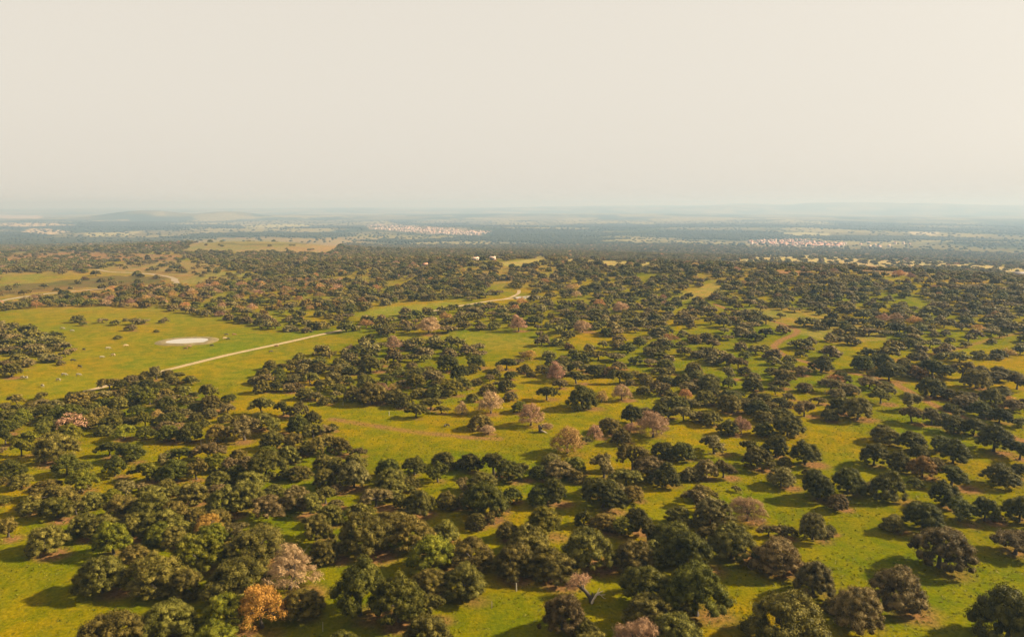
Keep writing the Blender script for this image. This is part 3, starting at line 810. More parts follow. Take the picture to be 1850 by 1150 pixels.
WOODS = [   # photograph outline, how thickly it is wooded
    ("-100,575 60,556 200,554 300,560 400,578 470,594 590,602 640,612 560,640 470,668 430,702 330,690 0,740 -100,740", 0.0),
    ("-100,588 0,592 60,602 130,618 140,642 100,655 70,668 0,672 -100,672", 1.0),
    ("640,574 700,551 800,543 860,544 800,560 740,570", 0.0), ("845,548 905,538 1000,536 1000,545 900,556 850,560", 0.08),
    ("680,612 760,602 830,600 900,601 968,610 975,634 900,634 800,622", 0.0),
    ("590,604 700,605 690,620 620,630 540,650 470,670 440,690 430,660", 0.0),
    ("0,455 330,455 420,490 330,515 0,548", 0.13), ("0,478 60,470 190,474 190,488 60,492 0,490", 1.0), ("180,520 330,518 520,520 560,560 330,560 180,540", 0.75),
    ("325,455 355,432 400,428 560,428 640,432 610,446 590,459 450,457", 0.012), ("0,495 85,494 60,512 0,516", 0.0),
    ("1300,556 1440,550 1560,575 1700,600 1850,600 1900,600 1900,662 1300,662", 0.60),
    ("1360,565 1440,556 1480,575 1470,590 1420,585", 0.12),
    ("1295,478 1380,460 1500,461 1720,472 1860,484 1860,502 1780,488 1640,484 1560,484 1480,478 1380,474", 0.10),
    ("1540,480 1700,488 1700,500 1540,496", 0.2), ("1380,486 1460,490 1490,498 1410,498", 0.1),
    ("820,462 1010,462 1010,500 820,500", 0.45), ("905,474 980,465 1000,472 960,480 915,484", 0.0), ("1020,467 1180,473 1200,483 1100,481 1020,476", 0.08),
    ("845,466 905,464 910,476 850,478", 0.1), ("880,512 920,508 922,532 890,542 876,530", 0.05), ("1220,537 1290,506 1312,520 1300,534 1230,548", 0.08),
    ("320,500 400,490 480,490 400,508 330,516", 0.1), ("640,424 760,422 860,426 780,434 660,434 560,440 560,430", 0.05),
    ("655,402 770,404 900,414 880,428 770,425 660,418", 0.03), ("1340,430 1430,429 1530,438 1520,448 1350,448", 0.04),
    ("0,386 80,387 140,407 0,411", 0.03), ("40,410 260,414 240,428 40,424", 0.05), ("430,402 560,402 555,412 440,413", 0.03), ("1410,418 1500,418 1500,428 1430,428", 0.02),
]
def woods_density(x, y, z, default):
    px, py, d = project(x, y, z)
    dens = default.copy()
    jx = px + 6 * vnoise(px / 17, py / 9, 91); jy = py + 2.0 * vnoise(px / 13, py / 8, 92)
    for txt, v in WOODS:
        dens[in_poly(jx, jy, P(txt))] = v
    return dens, px, py

def visible(x, y, z, up=8.0):
    """whether the land between the camera and a tree lets its top show"""
    ok = np.ones(x.shape, bool)
    top = z + up - CAM_Z
    for f in np.linspace(0.12, 0.97, 36):
        ok &= height(x * f, y * f) - CAM_Z < top * f + 0.5
    return ok

mx, my = jitter_grid(50, 1500, 7.9, R(46))
mz = height(mx, my)
mr_ = np.hypot(mx, my)
dens, mpx, mpy = woods_density(mx, my, mz, np.clip(0.82 + 0.1 * sstep(800, 1200, mr_) + 1.0 * fbm(mx / 48, my / 36, 95, 3), 0.06, 1.0))
in_frame = (mpx > -12) & (mpx < 1862) & (mpy < 1215)
listed = in_frame & (mpy > 655)                       # there every tree is placed one by one
dens[listed] = 0
for txt, v in (("450,690 520,640 640,615 760,615 980,635 1000,650 1000,682 900,690 800,700 700,752 620,735 560,700", 0.62), ("0,735 170,707 330,678 420,735 400,785 300,798 200,785 0,830", 0.80),
               ("1000,640 1300,640 1330,720 1230,740 1130,700 1000,685", 0.62), ("1200,650 1460,650 1450,770 1300,790 1220,760", 0.55), ("1500,655 1850,655 1850,800 1640,790 1500,740", 0.28),
               ("0,840 180,800 420,800 640,820 650,930 640,1000 300,1000 60,960 0,900", 0.34), ("60,930 560,930 560,1060 420,1150 200,1150 150,1010", 0.26), ("640,860 900,850 1330,860 1330,1010 640,1010", 0.30)):
    dens[listed & in_poly(mpx, mpy, P(txt))] = v
out = ~((mpx > -12) & (mpx < 1862)) | (mpy > 1215)
dens[out & (mpy > 560)] = 0.42
edge = 6.5 * FPX / np.maximum(np.hypot(mx, my), 60)
dens[out & (mpy > 560) & (mpx > -12 - edge) & (mpx < 1862 + edge) & (mpy < 1215)] = 0
dens[(np.hypot(mx, my) < 95)] *= 0.3
for ln, wd in ((TRACK_A, 6), (TRACK_B, 6), (TRACK2, 5), (TRACK3, 4.5), (STREAM, 9)):
    dens[seg_dist(mx, my, world_line(ln)) < wd] = 0
for q in ((341, 616, 26), (941, 538, 9), (960, 537, 11)):
    x, y, z = gpoint(q[0], q[1]); dens[np.hypot(mx - x, my - y) < q[2]] = 0
for i in range(len(trees)):
    dens[np.hypot(mx - TX[i], my - TY[i]) < 0.36 * TW[i] + 1.6] = 0
    if i in single or trees[i][2] > 30:               # nothing may grow in front of a tree that stands clear
        pass
keep = (rng.random(mx.shape) < dens) & visible(mx, my, mz)
mx, my, mz, mpx, mpy = mx[keep], my[keep], mz[keep], mpx[keep], mpy[keep]
mw = rng.uniform(5.2, 9.8, len(mx)) * np.where(mpy < 500, 1.08, 1.0)
wx, wy = jitter_grid(1495, 2700, 11.5, R(41))
wx = wx + rng.normal(0, 4, wx.shape); wy = wy + rng.normal(0, 4, wx.shape); wz = height(wx, wy)
wd, _, _ = woods_density(wx, wy, wz, np.clip(0.74 + 1.0 * fbm(wx / 150, wy / 110, 97, 3), 0.05, 1.0))
k_ = (rng.random(wx.shape) < wd) & visible(wx, wy, wz)
mx = np.concatenate([mx, wx[k_]]); my = np.concatenate([my, wy[k_]]); mz = np.concatenate([mz, wz[k_]]); mw = np.concatenate([mw, rng.uniform(8.5, 14, k_.sum())])
rest = [i for i in range(len(trees)) if i not in single]
fx, fy, fw = [], [], []                               # younger oaks filling the thickets between close neighbours
for i in range(len(trees)):
    for k in range(i):
        d_ = math.hypot(TX[i] - TX[k], TY[i] - TY[k])
        if d_ < 0.95 * (TW[i] + TW[k]) / 2 + 1.0 and trees[i][3] in "ovdgb" and trees[k][3] in "ovdgb" and rng.random() < 0.30:
            t_ = rng.uniform(.35, .65)
            fx.append(TX[i] * t_ + TX[k] * (1 - t_) + rng.normal(0, 1.0)); fy.append(TY[i] * t_ + TY[k] * (1 - t_) + rng.normal(0, 1.2) + 0.8)
            fw.append(min(TW[i], TW[k]) * rng.uniform(.5, .8))
fx, fy, fw = np.array(fx), np.array(fy), np.array(fw)
mx = np.concatenate([mx, fx]); my = np.concatenate([my, fy]); mz = np.concatenate([mz, height(fx, fy)]); mw = np.concatenate([mw, fw])
print("fillers", len(fx))
mx = np.concatenate([mx, TX[rest]]); my = np.concatenate([my, TY[rest]]); mz = np.concatenate([mz, TZ[rest]]); mw = np.concatenate([mw, TW[rest]])
mpx, mpy, _ = project(mx, my, mz)
kind_i = rng.integers(0, len(LOWS), len(mx))
autumn = rng.random(len(mx)) < np.where(in_poly(mpx, mpy, P("150,505 330,512 620,505 620,585 330,570 150,545")), 0.38, 0.055)
autumn[-(len(rest) + len(fx)):] = False
kind_b = rng.choice(3, len(mx), p=[0.42, 0.26, 0.32])

def point_instances(name, x, y, z, w, idx, shapes, label, cat):
    me = bpy.data.meshes.new(name)
    me.vertices.add(len(x)); me.vertices.foreach_set("co", np.column_stack([x, y, z]).astype(np.float32).ravel())
    def at(nm, typ, arr, key):
        a = me.attributes.new(nm, typ, 'POINT'); a.data.foreach_set(key, np.asarray(arr).ravel())
    n = len(x)
    zs = w * rng.uniform(0.62, 0.88, n)
    at("size", 'FLOAT_VECTOR', np.column_stack([w, w * rng.uniform(0.88, 1.1, n), zs]).astype(np.float32), "vector")
    at("turn", 'FLOAT_VECTOR', np.column_stack([np.zeros(n), np.zeros(n), rng.uniform(0, 6.283, n)]).astype(np.float32), "vector")
    at("pick", 'INT', idx.astype(np.int32), "value")
    o = link(bpy.data.objects.new(name, me))
    ng = bpy.data.node_groups.new(name + "_scatter", 'GeometryNodeTree')
    ng.interface.new_socket("Geometry", in_out='INPUT', socket_type='NodeSocketGeometry')
    ng.interface.new_socket("Geometry", in_out='OUTPUT', socket_type='NodeSocketGeometry')
    gi, go = ng.nodes.new("NodeGroupInput"), ng.nodes.new("NodeGroupOutput")
    iop = ng.nodes.new("GeometryNodeInstanceOnPoints")
    jn = ng.nodes.new("GeometryNodeJoinGeometry")
    for s in shapes:
        oi = ng.nodes.new("GeometryNodeObjectInfo"); oi.inputs["Object"].default_value = s
        oi.transform_space = 'ORIGINAL'
        g2i = ng.nodes.new("GeometryNodeGeometryToInstance")
        ng.links.new(oi.outputs["Geometry"], g2i.inputs[0]); ng.links.new(g2i.outputs[0], jn.inputs[0])
    def na(nm, typ):
        q = ng.nodes.new("GeometryNodeInputNamedAttribute"); q.data_type = typ; q.inputs["Name"].default_value = nm
        return next(s for s in q.outputs if s.enabled)
    iop.inputs["Pick Instance"].default_value = True
    ng.links.new(gi.outputs[0], iop.inputs["Points"]); ng.links.new(jn.outputs[0], iop.inputs["Instance"])
    ng.links.new(na("pick", 'INT'), iop.inputs["Instance Index"])
    ng.links.new(na("turn", 'FLOAT_VECTOR'), iop.inputs["Rotation"]); ng.links.new(na("size", 'FLOAT_VECTOR'), iop.inputs["Scale"])
    ng.links.new(iop.outputs[0], go.inputs[0])
    md = o.modifiers.new("scatter", 'NODES'); md.node_group = ng
    return tag(o, label, cat, kind="stuff")
near_ = (mpy > 660) & ~autumn
pick_near = rng.integers(0, len(NEARS), len(mx))
g_ = ~autumn & ~near_
point_instances("oak_thicket", mx[near_], my[near_], mz[near_], mw[near_], pick_near[near_], NEARS, "younger olive-green oaks crowding the thickets between the larger oaks", "woodland")
point_instances("oak_woodland", mx[g_], my[g_], mz[g_], mw[g_], kind_i[g_], LOWS, "olive and dark green oaks of the open woodland reaching to the ridge", "woodland")
point_instances("autumn_woodland", mx[autumn], my[autumn], mz[autumn], mw[autumn] * 0.95, kind_b[autumn], LOWB, "leafless pink and tan trees mixed into the oak woodland", "woodland")
print("mid trees", len(mx))

# far woods: thousands of crowns a pixel or two across, one mesh
def far_wood(name, r0, r1, step, wlo, whi, thr, label):
    x, y = jitter_grid(r0, r1, step, R(46))
    x = x + rng.normal(0, step * .45, x.shape); y = y + rng.normal(0, step * .45, x.shape)
    z = height(x, y)
    base = sstep(thr, thr + 0.22, fbm(x / 700, y / 700, 51, 5))
    near = 1 - sstep(2300, 2900, np.hypot(x, y))
    base = np.maximum(base, near * np.clip(0.85 + 0.5 * fbm(x / 150, y / 150, 97, 3), 0, 1))
    dens, px, py = woods_density(x, y, z, np.clip(base, 0.03, 0.95))
    k = (rng.random(x.shape) < dens) & (np.abs(px - 925) < 1150)
    x, y, z = x[k], y[k], z[k]
    k = visible(x, y, z); x, y, z = x[k], y[k], z[k]
    keepf = ICO_F[ICO_V[ICO_F].mean(1)[:, 2] > -0.3]
    n = len(x)
    w = rng.uniform(wlo, whi, n)
    S = np.column_stack([w / 2, w / 2 * rng.uniform(.8, 1.2, n), np.minimum(w * 0.30, 3.8)])
    J = 1 + 0.16 * rng.normal(size=(n, len(ICO_V), 1))
    V = ICO_V[None] * J * S[:, None, :] + np.stack([x, y, z + S[:, 2] * 0.95], 1)[:, None, :]
    F = keepf[None] + (np.arange(n) * len(ICO_V))[:, None, None]
    leafv = np.clip(rng.normal(0.5, 0.28, n)[:, None] + rng.normal(0, .12, (n, len(keepf))), 0, 1)
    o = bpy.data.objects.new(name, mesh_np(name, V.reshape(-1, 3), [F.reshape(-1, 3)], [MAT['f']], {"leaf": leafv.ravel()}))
    print(name, n, "trees", n * len(keepf), "tris")
    return tag(link(o), label, "woodland", kind="stuff")
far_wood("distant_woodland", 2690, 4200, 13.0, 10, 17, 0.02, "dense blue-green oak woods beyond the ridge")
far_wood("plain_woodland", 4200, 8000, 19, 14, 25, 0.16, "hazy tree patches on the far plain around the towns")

# ------------------------------------------------------------------ fallen and broken oaks
def bez(pts, n=10):
    return smooth_line(np.array(pts, float), 0.25)

def twig_cloud(c, rad3, n, length, g):
    d = g.normal(size=(n, 3)); d /= np.linalg.norm(d, axis=1)[:, None]
    p = np.array(c) + d * (g.random(n) ** 0.5)[:, None] * np.array(rad3)
    dr = d + g.normal(scale=0.7, size=(n, 3)); dr /= np.linalg.norm(dr, axis=1)[:, None]
    s = np.cross(dr, g.normal(size=(n, 3))); s /= np.linalg.norm(s, axis=1)[:, None]
    L = length * g.uniform(0.5, 1.3, n)[:, None]
    q = np.stack([p - dr * L, p + s * L * 0.10, p + dr * L, p - s * L * 0.10], 1)
    return q.reshape(-1, 3), np.arange(4 * n).reshape(-1, 4), np.clip(g.normal(.5, .3, n), 0, 1)

def tubes_obj(name, paths, material, parent):
    V, F = join_tubes([tube(bez(p), np.interp(np.linspace(0, 1, len(bez(p))), np.linspace(0, 1, len(r)), r), 8) for p, r in paths])
    return link(bpy.data.objects.new(name, mesh_np(name, V, [F], [material], smooth=True)), parent)

x, y, z = gpoint(1066, 1087)
g = np.random.default_rng(5)
fallen = link(bpy.data.objects.new("fallen_oak", None)); fallen.location = (x, y, z); fallen.scale = (0.86, 0.86, 0.86)
tag(fallen, "toppled oak with an arching dark trunk and bleached broken branch", "fallen tree")
tubes_obj("trunk", [([(0.3, -0.1, -0.1), (0.12, 0, 0.5), (-0.05, 0.05, 1.0), (-0.6, 0.45, 1.6), (-1.1, 0.85, 2.0), (-1.7, 1.3, 2.2), (-2.5, 2.0, 2.5)], [0.50, 0.36, 0.40, 0.30, 0.33, 0.22, 0.09]),
                    ([(0.2, 0, 0.6), (0.5, 0.3, 1.3), (0.45, 0.5, 1.7)], [0.30, 0.22, 0.12]),
                    ([(-1.4, 1.0, 2.15), (-1.6, 1.6, 2.9), (-1.9, 2.2, 3.2), (-1.8, 3.0, 3.9)], [0.20, 0.13, 0.11, 0.03]),
                    ([(-1.9, 1.5, 2.3), (-2.6, 1.6, 2.5), (-3.2, 1.9, 2.2), (-4.3, 2.2, 1.9)], [0.16, 0.11, 0.09, 0.03]),
                    ([(-1.0, 0.7, 2.0), (-1.2, 1.4, 2.6), (-1.0, 1.9, 3.1), (-0.6, 2.8, 3.8)], [0.16, 0.11, 0.08, 0.03]),
                    ([(-2.3, 1.8, 2.4), (-2.9, 2.6, 2.9), (-3.0, 3.2, 3.2)], [0.09, 0.06, 0.02])], BARK, fallen)
tubes_obj("branch", [([(0.25, -0.5, 0.02), (0.55, -0.45, 0.8), (0.95, -0.3, 1.35), (1.25, -0.2, 1.8), (2.5, 0.1, 2.3)], [0.24, 0.18, 0.20, 0.14, 0.04]),
                     ([(1.1, -0.25, 1.6), (1.7, -0.1, 1.65), (2.0, 0, 1.5), (2.9, 0.1, 1.5)], [0.12, 0.09, 0.07, 0.03]),
                     ([(1.3, -0.2, 1.85), (1.5, 0.1, 2.3), (1.9, 0.4, 2.7)], [0.10, 0.07, 0.03]),
                     ([(2.0, 0, 1.5), (2.4, -0.4, 1.2), (2.9, -0.6, 1.1)], [0.06, 0.04, 0.02])], PALE_WOOD, fallen)
q, f, a = [], [], []
o_ = 0
for c_, r_, n_ in (((-2.0, 2.4, 3.0), (1.9, 1.6, 1.3), 620), ((-3.4, 2.0, 2.0), (1.2, 1.1, .9), 240), ((-0.7, 2.8, 3.3), (1.2, 1.0, .9), 240)):
    v, fc, al = twig_cloud(c_, r_, n_, 0.42, g); q.append(v); f.append(fc + o_); o_ += len(v); a.append(al)
link(bpy.data.objects.new("crown", mesh_np("fallen_crown", np.concatenate(q), [np.concatenate(f)], [MAT['p']], {"leaf": np.concatenate(a)})), fallen)

x, y, z = gpoint(976, 780)
snag = link(bpy.data.objects.new("broken_oak", None)); snag.location = (x, y, z)
tag(snag, "split stump with pale broken boughs below the pink oak in the clearing", "broken tree")
tubes_obj("trunk", [([(0, 0, -0.1), (-0.1, 0, 0.9), (-0.35, 0.2, 2.1)], [0.55, 0.45, 0.30]), ([(0, 0, 0.7), (0.5, 0.1, 1.4), (0.7, 0.1, 2.2)], [0.35, 0.25, 0.10])], BARK, snag)
tubes_obj("branch", [([(0.2, -0.4, 0.7), (0.9, -0.9, 0.5), (1.9, -1.4, 0.15)], [0.22, 0.18, 0.08]), ([(0.3, 0, 1.5), (1.7, 0.2, 1.7), (3.2, 0.3, 1.2)], [0.2, 0.13, 0.05])], PALE_WOOD, snag)
v, fc, al = twig_cloud((2.0, 0.4, 1.6), (1.9, 1.0, 1.0), 700, 0.45, g)
link(bpy.data.objects.new("crown", mesh_np("snag_twigs", v, [fc], [MAT['p']], {"leaf": al})), snag)

# ------------------------------------------------------------------ sapling guards
TUBE_M = plain("pale_plastic", (0.26, 0.23, 0.17), (0.38, 0.34, 0.26), 4.0, 0.5)
STAKE_M = plain("weathered_stake", (0.22, 0.15, 0.09), (0.36, 0.26, 0.17), 6.0)
GUARDS = [(933, 1067, 1.45, .09, "below the long row of oaks left of the fallen oak"), (888, 1098, 1.3, .035, "thin pole in the sunlit grass left of the fallen oak"),
          (706, 951, 1.3, .07, "in the sunny gap in the middle thicket"), (222, 880, 1.2, .07, "in the shade between oaks near the left edge"),
          (364, 803, 1.3, .07, "in the sunny grass strip left of the clearing"), (620, 733, 1.5, .07, "in oak shade at the upper left of the clearing"),
          (703, 751, 1.6, .07, "in oak shade above the faint cattle path"), (532, 1003, 1.2, .06, "in the gap above the leafless pinkish oak"),
          (583, 1140, 1.6, .03, "thin pole in the shade near the bottom edge")]
for px, py, hh, rr, lab in GUARDS:
    x, y, z = gpoint(px, py)
    root = link(bpy.data.objects.new("sapling_guard", None)); root.location = (x, y, z); root.rotation_euler = (0.04, 0.03, px % 6)
    tag(root, "pale sapling guard " + lab, "sapling guard", "pale sapling guards in the pasture")
    V, F = tube([(0, 0, 0), (0, 0, hh * .5), (0, 0, hh * .97), (0, 0, hh)], [rr, rr * 1.03, rr, rr * 1.08], 12)
    link(bpy.data.objects.new("tube", mesh_np("guard_tube", V, [F], [TUBE_M], smooth=True)), root)
    V, F = tube([(rr * 1.4, 0, -.1), (rr * 1.4, 0, hh * .8), (rr * 1.4, 0, hh * .82)], [.03, .028, .004], 6)
    link(bpy.data.objects.new("stake", mesh_np("guard_stake", V, [F], [STAKE_M])), root)

# ------------------------------------------------------------------ cattle
def cow_mesh():
    vs = [(-.85, 0, 1.12), (-.35, 0, 1.02), (.25, 0, 1.0), (.68, 0, 1.12), (1.0, 0, 1.02), (1.28, 0, .72), (1.48, 0, .46), (1.58, 0, .30)]
    rd = [(.27, .33), (.34, .37), (.35, .38), (.27, .34), (.19, .22), (.15, .17), (.13, .14), (.09, .09)]
    es = [(i, i + 1) for i in range(7)]
    def chain(start, pts, r):
        p = start
        for q, rr in zip(pts, r):
            vs.append(q); rd.append((rr, rr)); es.append((p, len(vs) - 1)); p = len(vs) - 1
    for s in (-1, 1):
        chain(0, [(-.82, s * .20, .82), (-.68, s * .20, .58), (-.86, s * .19, .38), (-.82, s * .19, .04)], [.17, .10, .065, .06])
        chain(3, [(.66, s * .19, .74), (.68, s * .18, .42), (.66, s * .18, .04)], [.14, .075, .06])
        chain(6, [(1.38, s * .20, .56)], [.045])
    chain(0, [(-1.12, 0, 1.05), (-1.18, 0, .55)], [.045, .035])
    me = bpy.data.meshes.new("cow"); me.from_pydata(vs, es, [])
    o = bpy.data.objects.new("cow", me); scene.collection.objects.link(o)
    md = o.modifiers.new("skin", 'SKIN')
    for i, v in enumerate(me.skin_vertices[0].data):
        v.radius = rd[i]; v.use_root = (i == 1)
    o.modifiers.new("sub", 'SUBSURF').levels = 1
    dg = bpy.context.evaluated_depsgraph_get()
    res = bpy.data.meshes.new_from_object(o.evaluated_get(dg))
    bpy.data.objects.remove(o)
    return res
COW = cow_mesh()
HIDE = {'black': plain("black_hide", (0.012, 0.010, 0.008), (0.03, 0.022, 0.016), 2.0, 0.6), 'white': plain("white_hide", (0.17, 0.14, 0.095), (0.25, 0.21, 0.155), 2.0, 0.7),
        'brown': plain("brown_hide", (0.11, 0.05, 0.02), (0.20, 0.09, 0.035), 2.0, 0.7), 'tan': plain("tan_hide", (0.30, 0.20, 0.11), (0.42, 0.29, 0.17), 2.0, 0.7)}
COWS = [(144, 664, 'black', "in the grass right of the left oak group"), (152, 633, 'black', "at the tip of the left oak group"), (132, 653, 'black', "just below the tip of the left oak group"),
        (142, 679, 'white', "alone in the meadow above the straight track"), (116, 679, 'white', "left of the lone white cow"), (106, 688, 'white', "lower of two near the meadow middle"),
        (77, 699, 'white', "lowest in the left meadow"), (41, 684, 'white', "under the small oaks by the left edge"), (48, 684, 'white', "second under the small oaks by the left edge"),
        (184, 647, 'white', "in mid meadow between oak group and track"), (205, 643, 'tan', "beside a white cow in mid meadow"), (195, 631, 'white', "in the meadow left of the pond"),
        (227, 626, 'tan', "between the pond and the oak group"), (113, 595, 'white', "beyond the left oak group"), (130, 599, 'white', "behind the left oak group, nearer one"),
        (383, 626, 'black', "at the near shore of the pond"), (336, 631, 'brown', "in front of the pond, lower of two"), (342, 628, 'brown', "in front of the pond, upper of two"),
        (409, 606, 'black', "on the bank at the far end of the pond"), (423, 606, 'brown', "beyond the far end of the pond"), (412, 614, 'black', "at the right tip of the pond bank"),
        (406, 613, 'tan', "on the right tip of the pond bank"), (489, 637, 'black', "alone just below the straight track"), (500, 627, 'brown', "grazing beside the straight track")]
COW.materials.append(HIDE['black'])
for i, (px, py, c_, lab) in enumerate(COWS):
    x, y, z = gpoint(px, py)
    o = link(bpy.data.objects.new("cow", COW)); o.location = (x, y, z)
    o.rotation_euler = (0, 0, random.choice([0.2, 3.0, -0.4, 2.6, 0.5, 3.5])); s = random.uniform(0.76, 0.88); o.scale = (s, s, s)
    o.material_slots[0].link = 'OBJECT'
    tag(o, f"{c_} cow {lab}", "cow", "cattle grazing in the pasture")
    o.material_slots[0].material = HIDE[c_]
for k, (px, py) in enumerate(((804, 771), (809, 770))):
    x, y, z = gpoint(px, py)
    o = link(bpy.data.objects.new("calf", COW)); o.location = (x, y, z); o.rotation_euler = (0, 0, 1.2 + 1.4 * k); o.scale = (.55, .55, .6)
    o.material_slots[0].link = 'OBJECT'; o.material_slots[0].material = HIDE['black']
    tag(o, f"small black calf in the clearing, {('left', 'right')[k]} one of the pair", "calf", "cattle grazing in the pasture")

# ------------------------------------------------------------------ coarse grass tufts over the near pasture
gx_, gy_ = jitter_grid(88, 300, 1.25, R(42))
dn = np.clip(0.45 + 0.9 * fbm(gx_ / 14, gy_ / 14, 121, 4), 0.04, 1) * (1 - sstep(190, 300, np.hypot(gx_, gy_)))
k_ = rng.random(gx_.shape) < dn
gx_, gy_ = gx_[k_], gy_[k_]
gz_ = height(gx_, gy_); n = len(gx_); nb = 5
az = rng.uniform(0, 6.283, (n, nb)); ln = rng.uniform(.14, .38, (n, nb)); hh = rng.uniform(.08, .28, (n, nb))
bx_, by_ = gx_[:, None] + rng.normal(0, .16, (n, nb)), gy_[:, None] + rng.normal(0, .16, (n, nb))
zz = gz_[:, None] - .02 + 0 * az
p0 = np.stack([bx_ - ln * .6 * np.sin(az), by_ + ln * .6 * np.cos(az), zz], -1); p1 = np.stack([bx_ + ln * .6 * np.sin(az), by_ - ln * .6 * np.cos(az), zz], -1)
p2 = np.stack([bx_ + ln * np.cos(az) * .8, by_ + ln * np.sin(az) * .8, zz + hh], -1)
V = np.stack([p0, p1, p2], 2).reshape(-1, 3)
TUFT = foliage("grass_tufts", (0.030, 0.036, 0.002), (0.165, 0.125, 0.008), (0.105, 0.100, 0.005), 0.3)
lv = np.repeat(np.clip(rng.normal(.5, .3, n), 0, 1), nb)
tag(link(bpy.data.objects.new("grass", mesh_np("grass", V, [np.arange(len(V)).reshape(-1, 3)], [TUFT], {"leaf": lv}))), "coarse yellow-green grass tufts of the near pasture", "grass", kind="stuff")
print("tufts", n)

# ------------------------------------------------------------------ farm and far towns
WALL = plain("whitewash", (0.20, 0.160, 0.125), (0.29, 0.24, 0.195), 0.4)
WALL2 = plain("cream_render", (0.19, 0.140, 0.105), (0.27, 0.205, 0.16), 0.4)
ROOF = plain("terracotta_tiles", (0.26, 0.10, 0.055), (0.42, 0.19, 0.11), 0.9)
ROOF2 = plain("faded_tiles", (0.36, 0.22, 0.15), (0.50, 0.33, 0.24), 0.9)
DARK = plain("dark_opening", (0.02, 0.018, 0.015), (0.04, 0.035, 0.03), 2.0, 0.4)
METAL = plain("rusty_sheet", (0.10, 0.075, 0.075), (0.17, 0.13, 0.125), 0.8, 0.6)

def box_vf(x0, x1, y0, y1, z0, z1):
    V = np.array([(x0, y0, z0), (x1, y0, z0), (x1, y1, z0), (x0, y1, z0), (x0, y0, z1), (x1, y0, z1), (x1, y1, z1), (x0, y1, z1)], float)
    F = np.array([(0, 3, 2, 1), (4, 5, 6, 7), (0, 1, 5, 4), (1, 2, 6, 5), (2, 3, 7, 6), (3, 0, 4, 7)])
    return V, F

def gable(l, d, h, rise, over=0.35, th=0.22):
    """walls with gable ends; roof of two slabs"""
    a, b_ = l / 2, d / 2
    V = np.array([(-a, -b_, -1), (a, -b_, -1), (a, b_, -1), (-a, b_, -1), (-a, -b_, h), (a, -b_, h), (a, b_, h), (-a, b_, h), (-a, 0, h + rise), (a, 0, h + rise)], float)
    Q = np.array([(0, 1, 5, 4), (2, 3, 7, 6), (4, 5, 9, 8), (6, 7, 8, 9)]); Q2 = np.array([(1, 2, 6, 5), (3, 0, 4, 7)]); T = np.array([(5, 6, 9), (7, 4, 8)])
    a2, b2 = a + over, b_ + over; ze = h - over * rise / b_
    RV, RF = [], []
    for s in (-1, 1):
        base = np.array([(-a2, s * b2, ze + .03), (a2, s * b2, ze + .03), (a2, 0, h + rise + .03), (-a2, 0, h + rise + .03)])
        o = 8 * (0 if s < 0 else 1)
        RV.append(np.concatenate([base, base + [0, 0, th]])); RF.append(np.array([(0, 3, 2, 1), (4, 5, 6, 7), (0, 1, 5, 4), (1, 2, 6, 5), (2, 3, 7, 6), (3, 0, 4, 7)]) + o)
    return V, [np.concatenate([Q, Q2]), T], np.concatenate(RV), np.concatenate(RF)

def farmhouse(px, py, l, d, h, rise, rot, wall, roof, label, wins=3, chimney=True, name="farmhouse"):
    x, y, z = gpoint(px, py)
    root = link(bpy.data.objects.new(name, None)); root.location = (x, y, z); root.rotation_euler = (0, 0, rot)
    tag(root, label, "building")
    V, F, RV, RF = gable(l, d, h, rise)
    link(bpy.data.objects.new("wall", mesh_np("wall", V, F, [wall])), root)
    r = link(bpy.data.objects.new("roof", mesh_np("roof", RV, [RF], [roof])), root)
    if chimney:
        cv, cf = box_vf(l * .25, l * .25 + .8, -.4, .4, h + rise * .5, h + rise + 1.0)
        link(bpy.data.objects.new("chimney", mesh_np("chimney", cv, [cf], [wall])), r)
    yf = -d / 2
    dv, df = box_vf(-.6, .6, yf - .06, yf + .05, -.3, 2.1)
    link(bpy.data.objects.new("door", mesh_np("door", dv, [df], [DARK])), root)
    for k in range(wins):
        cx = -l / 2 + (k + .5) * l / wins
        if abs(cx) < 1.3: cx += 1.9
        wv, wf = box_vf(cx - .5, cx + .5, yf - .05, yf + .05, 1.1, 2.3)
        wo = link(bpy.data.objects.new("window", mesh_np("window", wv, [wf], [DARK])), root)
        sv, sf = box_vf(cx - .65, cx + .65, yf - .16, yf + .02, .98, 1.08)
        link(bpy.data.objects.new("sill", mesh_np("sill", sv, [sf], [wall])), wo)
    return root
farmhouse(858, 470, 8, 5, 2.2, 1.1, 0.25, WALL, ROOF2, "long low whitewashed farmhouse on the wooded ridge")
farmhouse(890, 470, 6, 5, 2.9, 1.2, -0.15, WALL2, ROOF2, "taller pinkish farmhouse on the ridge right of the long one", 2)
farmhouse(768, 482, 5, 4, 2.6, 1.2, 0.4, WALL, ROOF, "tiny whitewashed hut in the woods left of the farmhouses", 2, False, "field_hut")
farmhouse(1842, 500, 26, 10, 3.6, 1.6, 0.1, METAL, METAL, "long dark barn in the pale field at the right edge", 6, False, "barn")

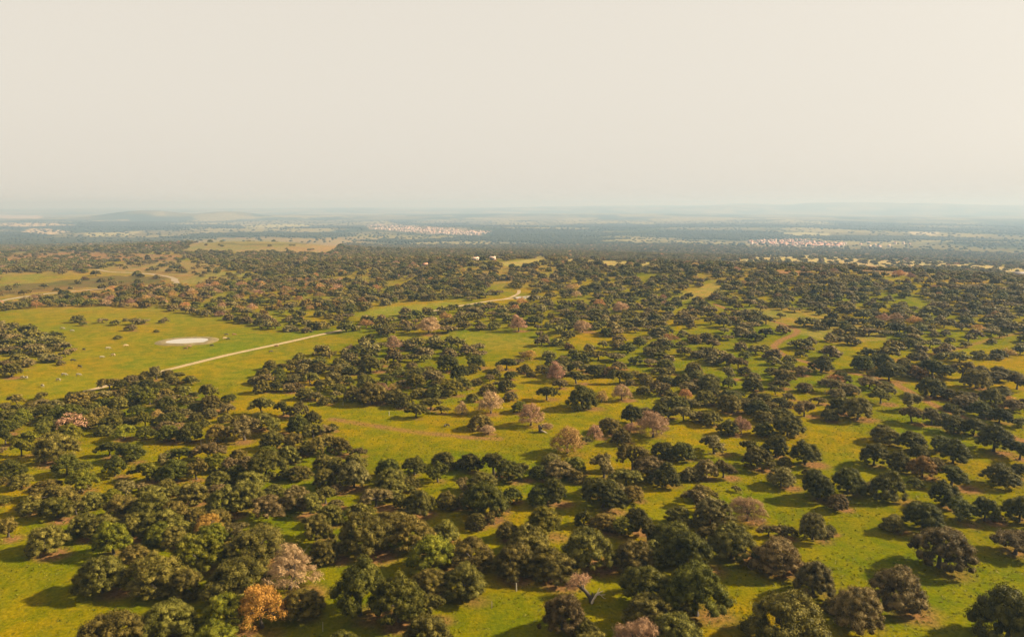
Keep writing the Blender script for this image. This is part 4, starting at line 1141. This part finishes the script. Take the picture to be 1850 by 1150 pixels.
def town(name, outline, n, big, label, group, roofp):
    poly = P(outline)
    xs = [p[0] for p in poly]; ys = [p[1] for p in poly]
    protos = []
    for k in range(6):
        l, d, h = rng.uniform(9, 17) * big, rng.uniform(8, 12) * big, rng.choice([4.0, 6.5, 7.0, 9.0]) * big
        V, F, RV, RF = gable(l, d, h, rng.uniform(1.4, 2.4) * big)
        nq, ntri = len(F[0]), len(F[1]); nv = len(V)
        me = mesh_np(name, np.concatenate([V, RV]), [np.concatenate([F[0], RF + nv]), F[1]], [WALL if k % 3 else WALL2, ROOF if k < roofp else ROOF2],
                     mat_idx=np.concatenate([np.zeros(nq), np.ones(len(RF)), np.zeros(ntri)]))
        protos.append(me)
    PX, PY = [], []
    while len(PX) < n:
        a, b_ = rng.uniform(min(xs), max(xs)), rng.uniform(min(ys), max(ys))
        if in_poly(np.array([a]), np.array([b_]), poly)[0]: PX.append(a); PY.append(b_)
    X, Y, Z = ground_at(PX, PY)
    placed = []
    for x, y, z in zip(X, Y, Z):
        if any((x - a) ** 2 + (y - b_) ** 2 < 200 for a, b_ in placed): continue
        placed.append((x, y))
        o = link(bpy.data.objects.new(name, protos[int(rng.integers(6))])); o.location = (x, y, z)
        o.rotation_euler = (0, 0, rng.choice([0.1, 0.5, -0.3, 1.6]) + rng.normal(0, .12))
        tag(o, label, "house", group)
    print(name, len(placed))
town("town_house", "662,407 690,406 760,411 850,417 890,419 870,425 810,424 730,419 668,414", 330, 0.85, "whitewashed house of the far hillside town", "houses of the hillside town", 2)
town("village_house", "1345,437 1400,434 1440,434 1530,441 1520,447 1440,446 1352,441", 190, 0.85, "terracotta-roofed house of the pinkish village at the foot of the slope", "houses of the pinkish village", 5)
town("outlying_house", "1530,441 1640,440 1660,447 1540,449", 12, 0.85, "scattered pale house on the plain right of the pinkish village", "outlying houses right of the village", 4)

# ------------------------------------------------------------------ haze over the whole valley
zmin, zmax = float(GZ.min()) - 1.5, max(float(GZ.max()) + 30, CAM_Z + 40)
print("terrain", zmin, zmax)
V, F = box_vf(-45000, 45000, -45000, 45000, zmin, zmax)
HZ = bpy.data.materials.new("haze_air"); HZ.use_nodes = True
nt = HZ.node_tree; nt.nodes.clear()
out_ = nt.nodes.new("ShaderNodeOutputMaterial"); pv = nt.nodes.new("ShaderNodeVolumePrincipled")
pv.inputs["Color"].default_value = (0.205, 0.318, 0.48, 1)
pv.inputs["Absorption Color"].default_value = (0.253, 0.081, 0.0, 1)
pv.inputs["Density"].default_value = 0.000175
pv.inputs["Anisotropy"].default_value = 0.1
nt.links.new(pv.outputs[0], out_.inputs["Volume"])
tag(link(bpy.data.objects.new("haze", mesh_np("haze", V, [F], [HZ]))), kind="stuff")
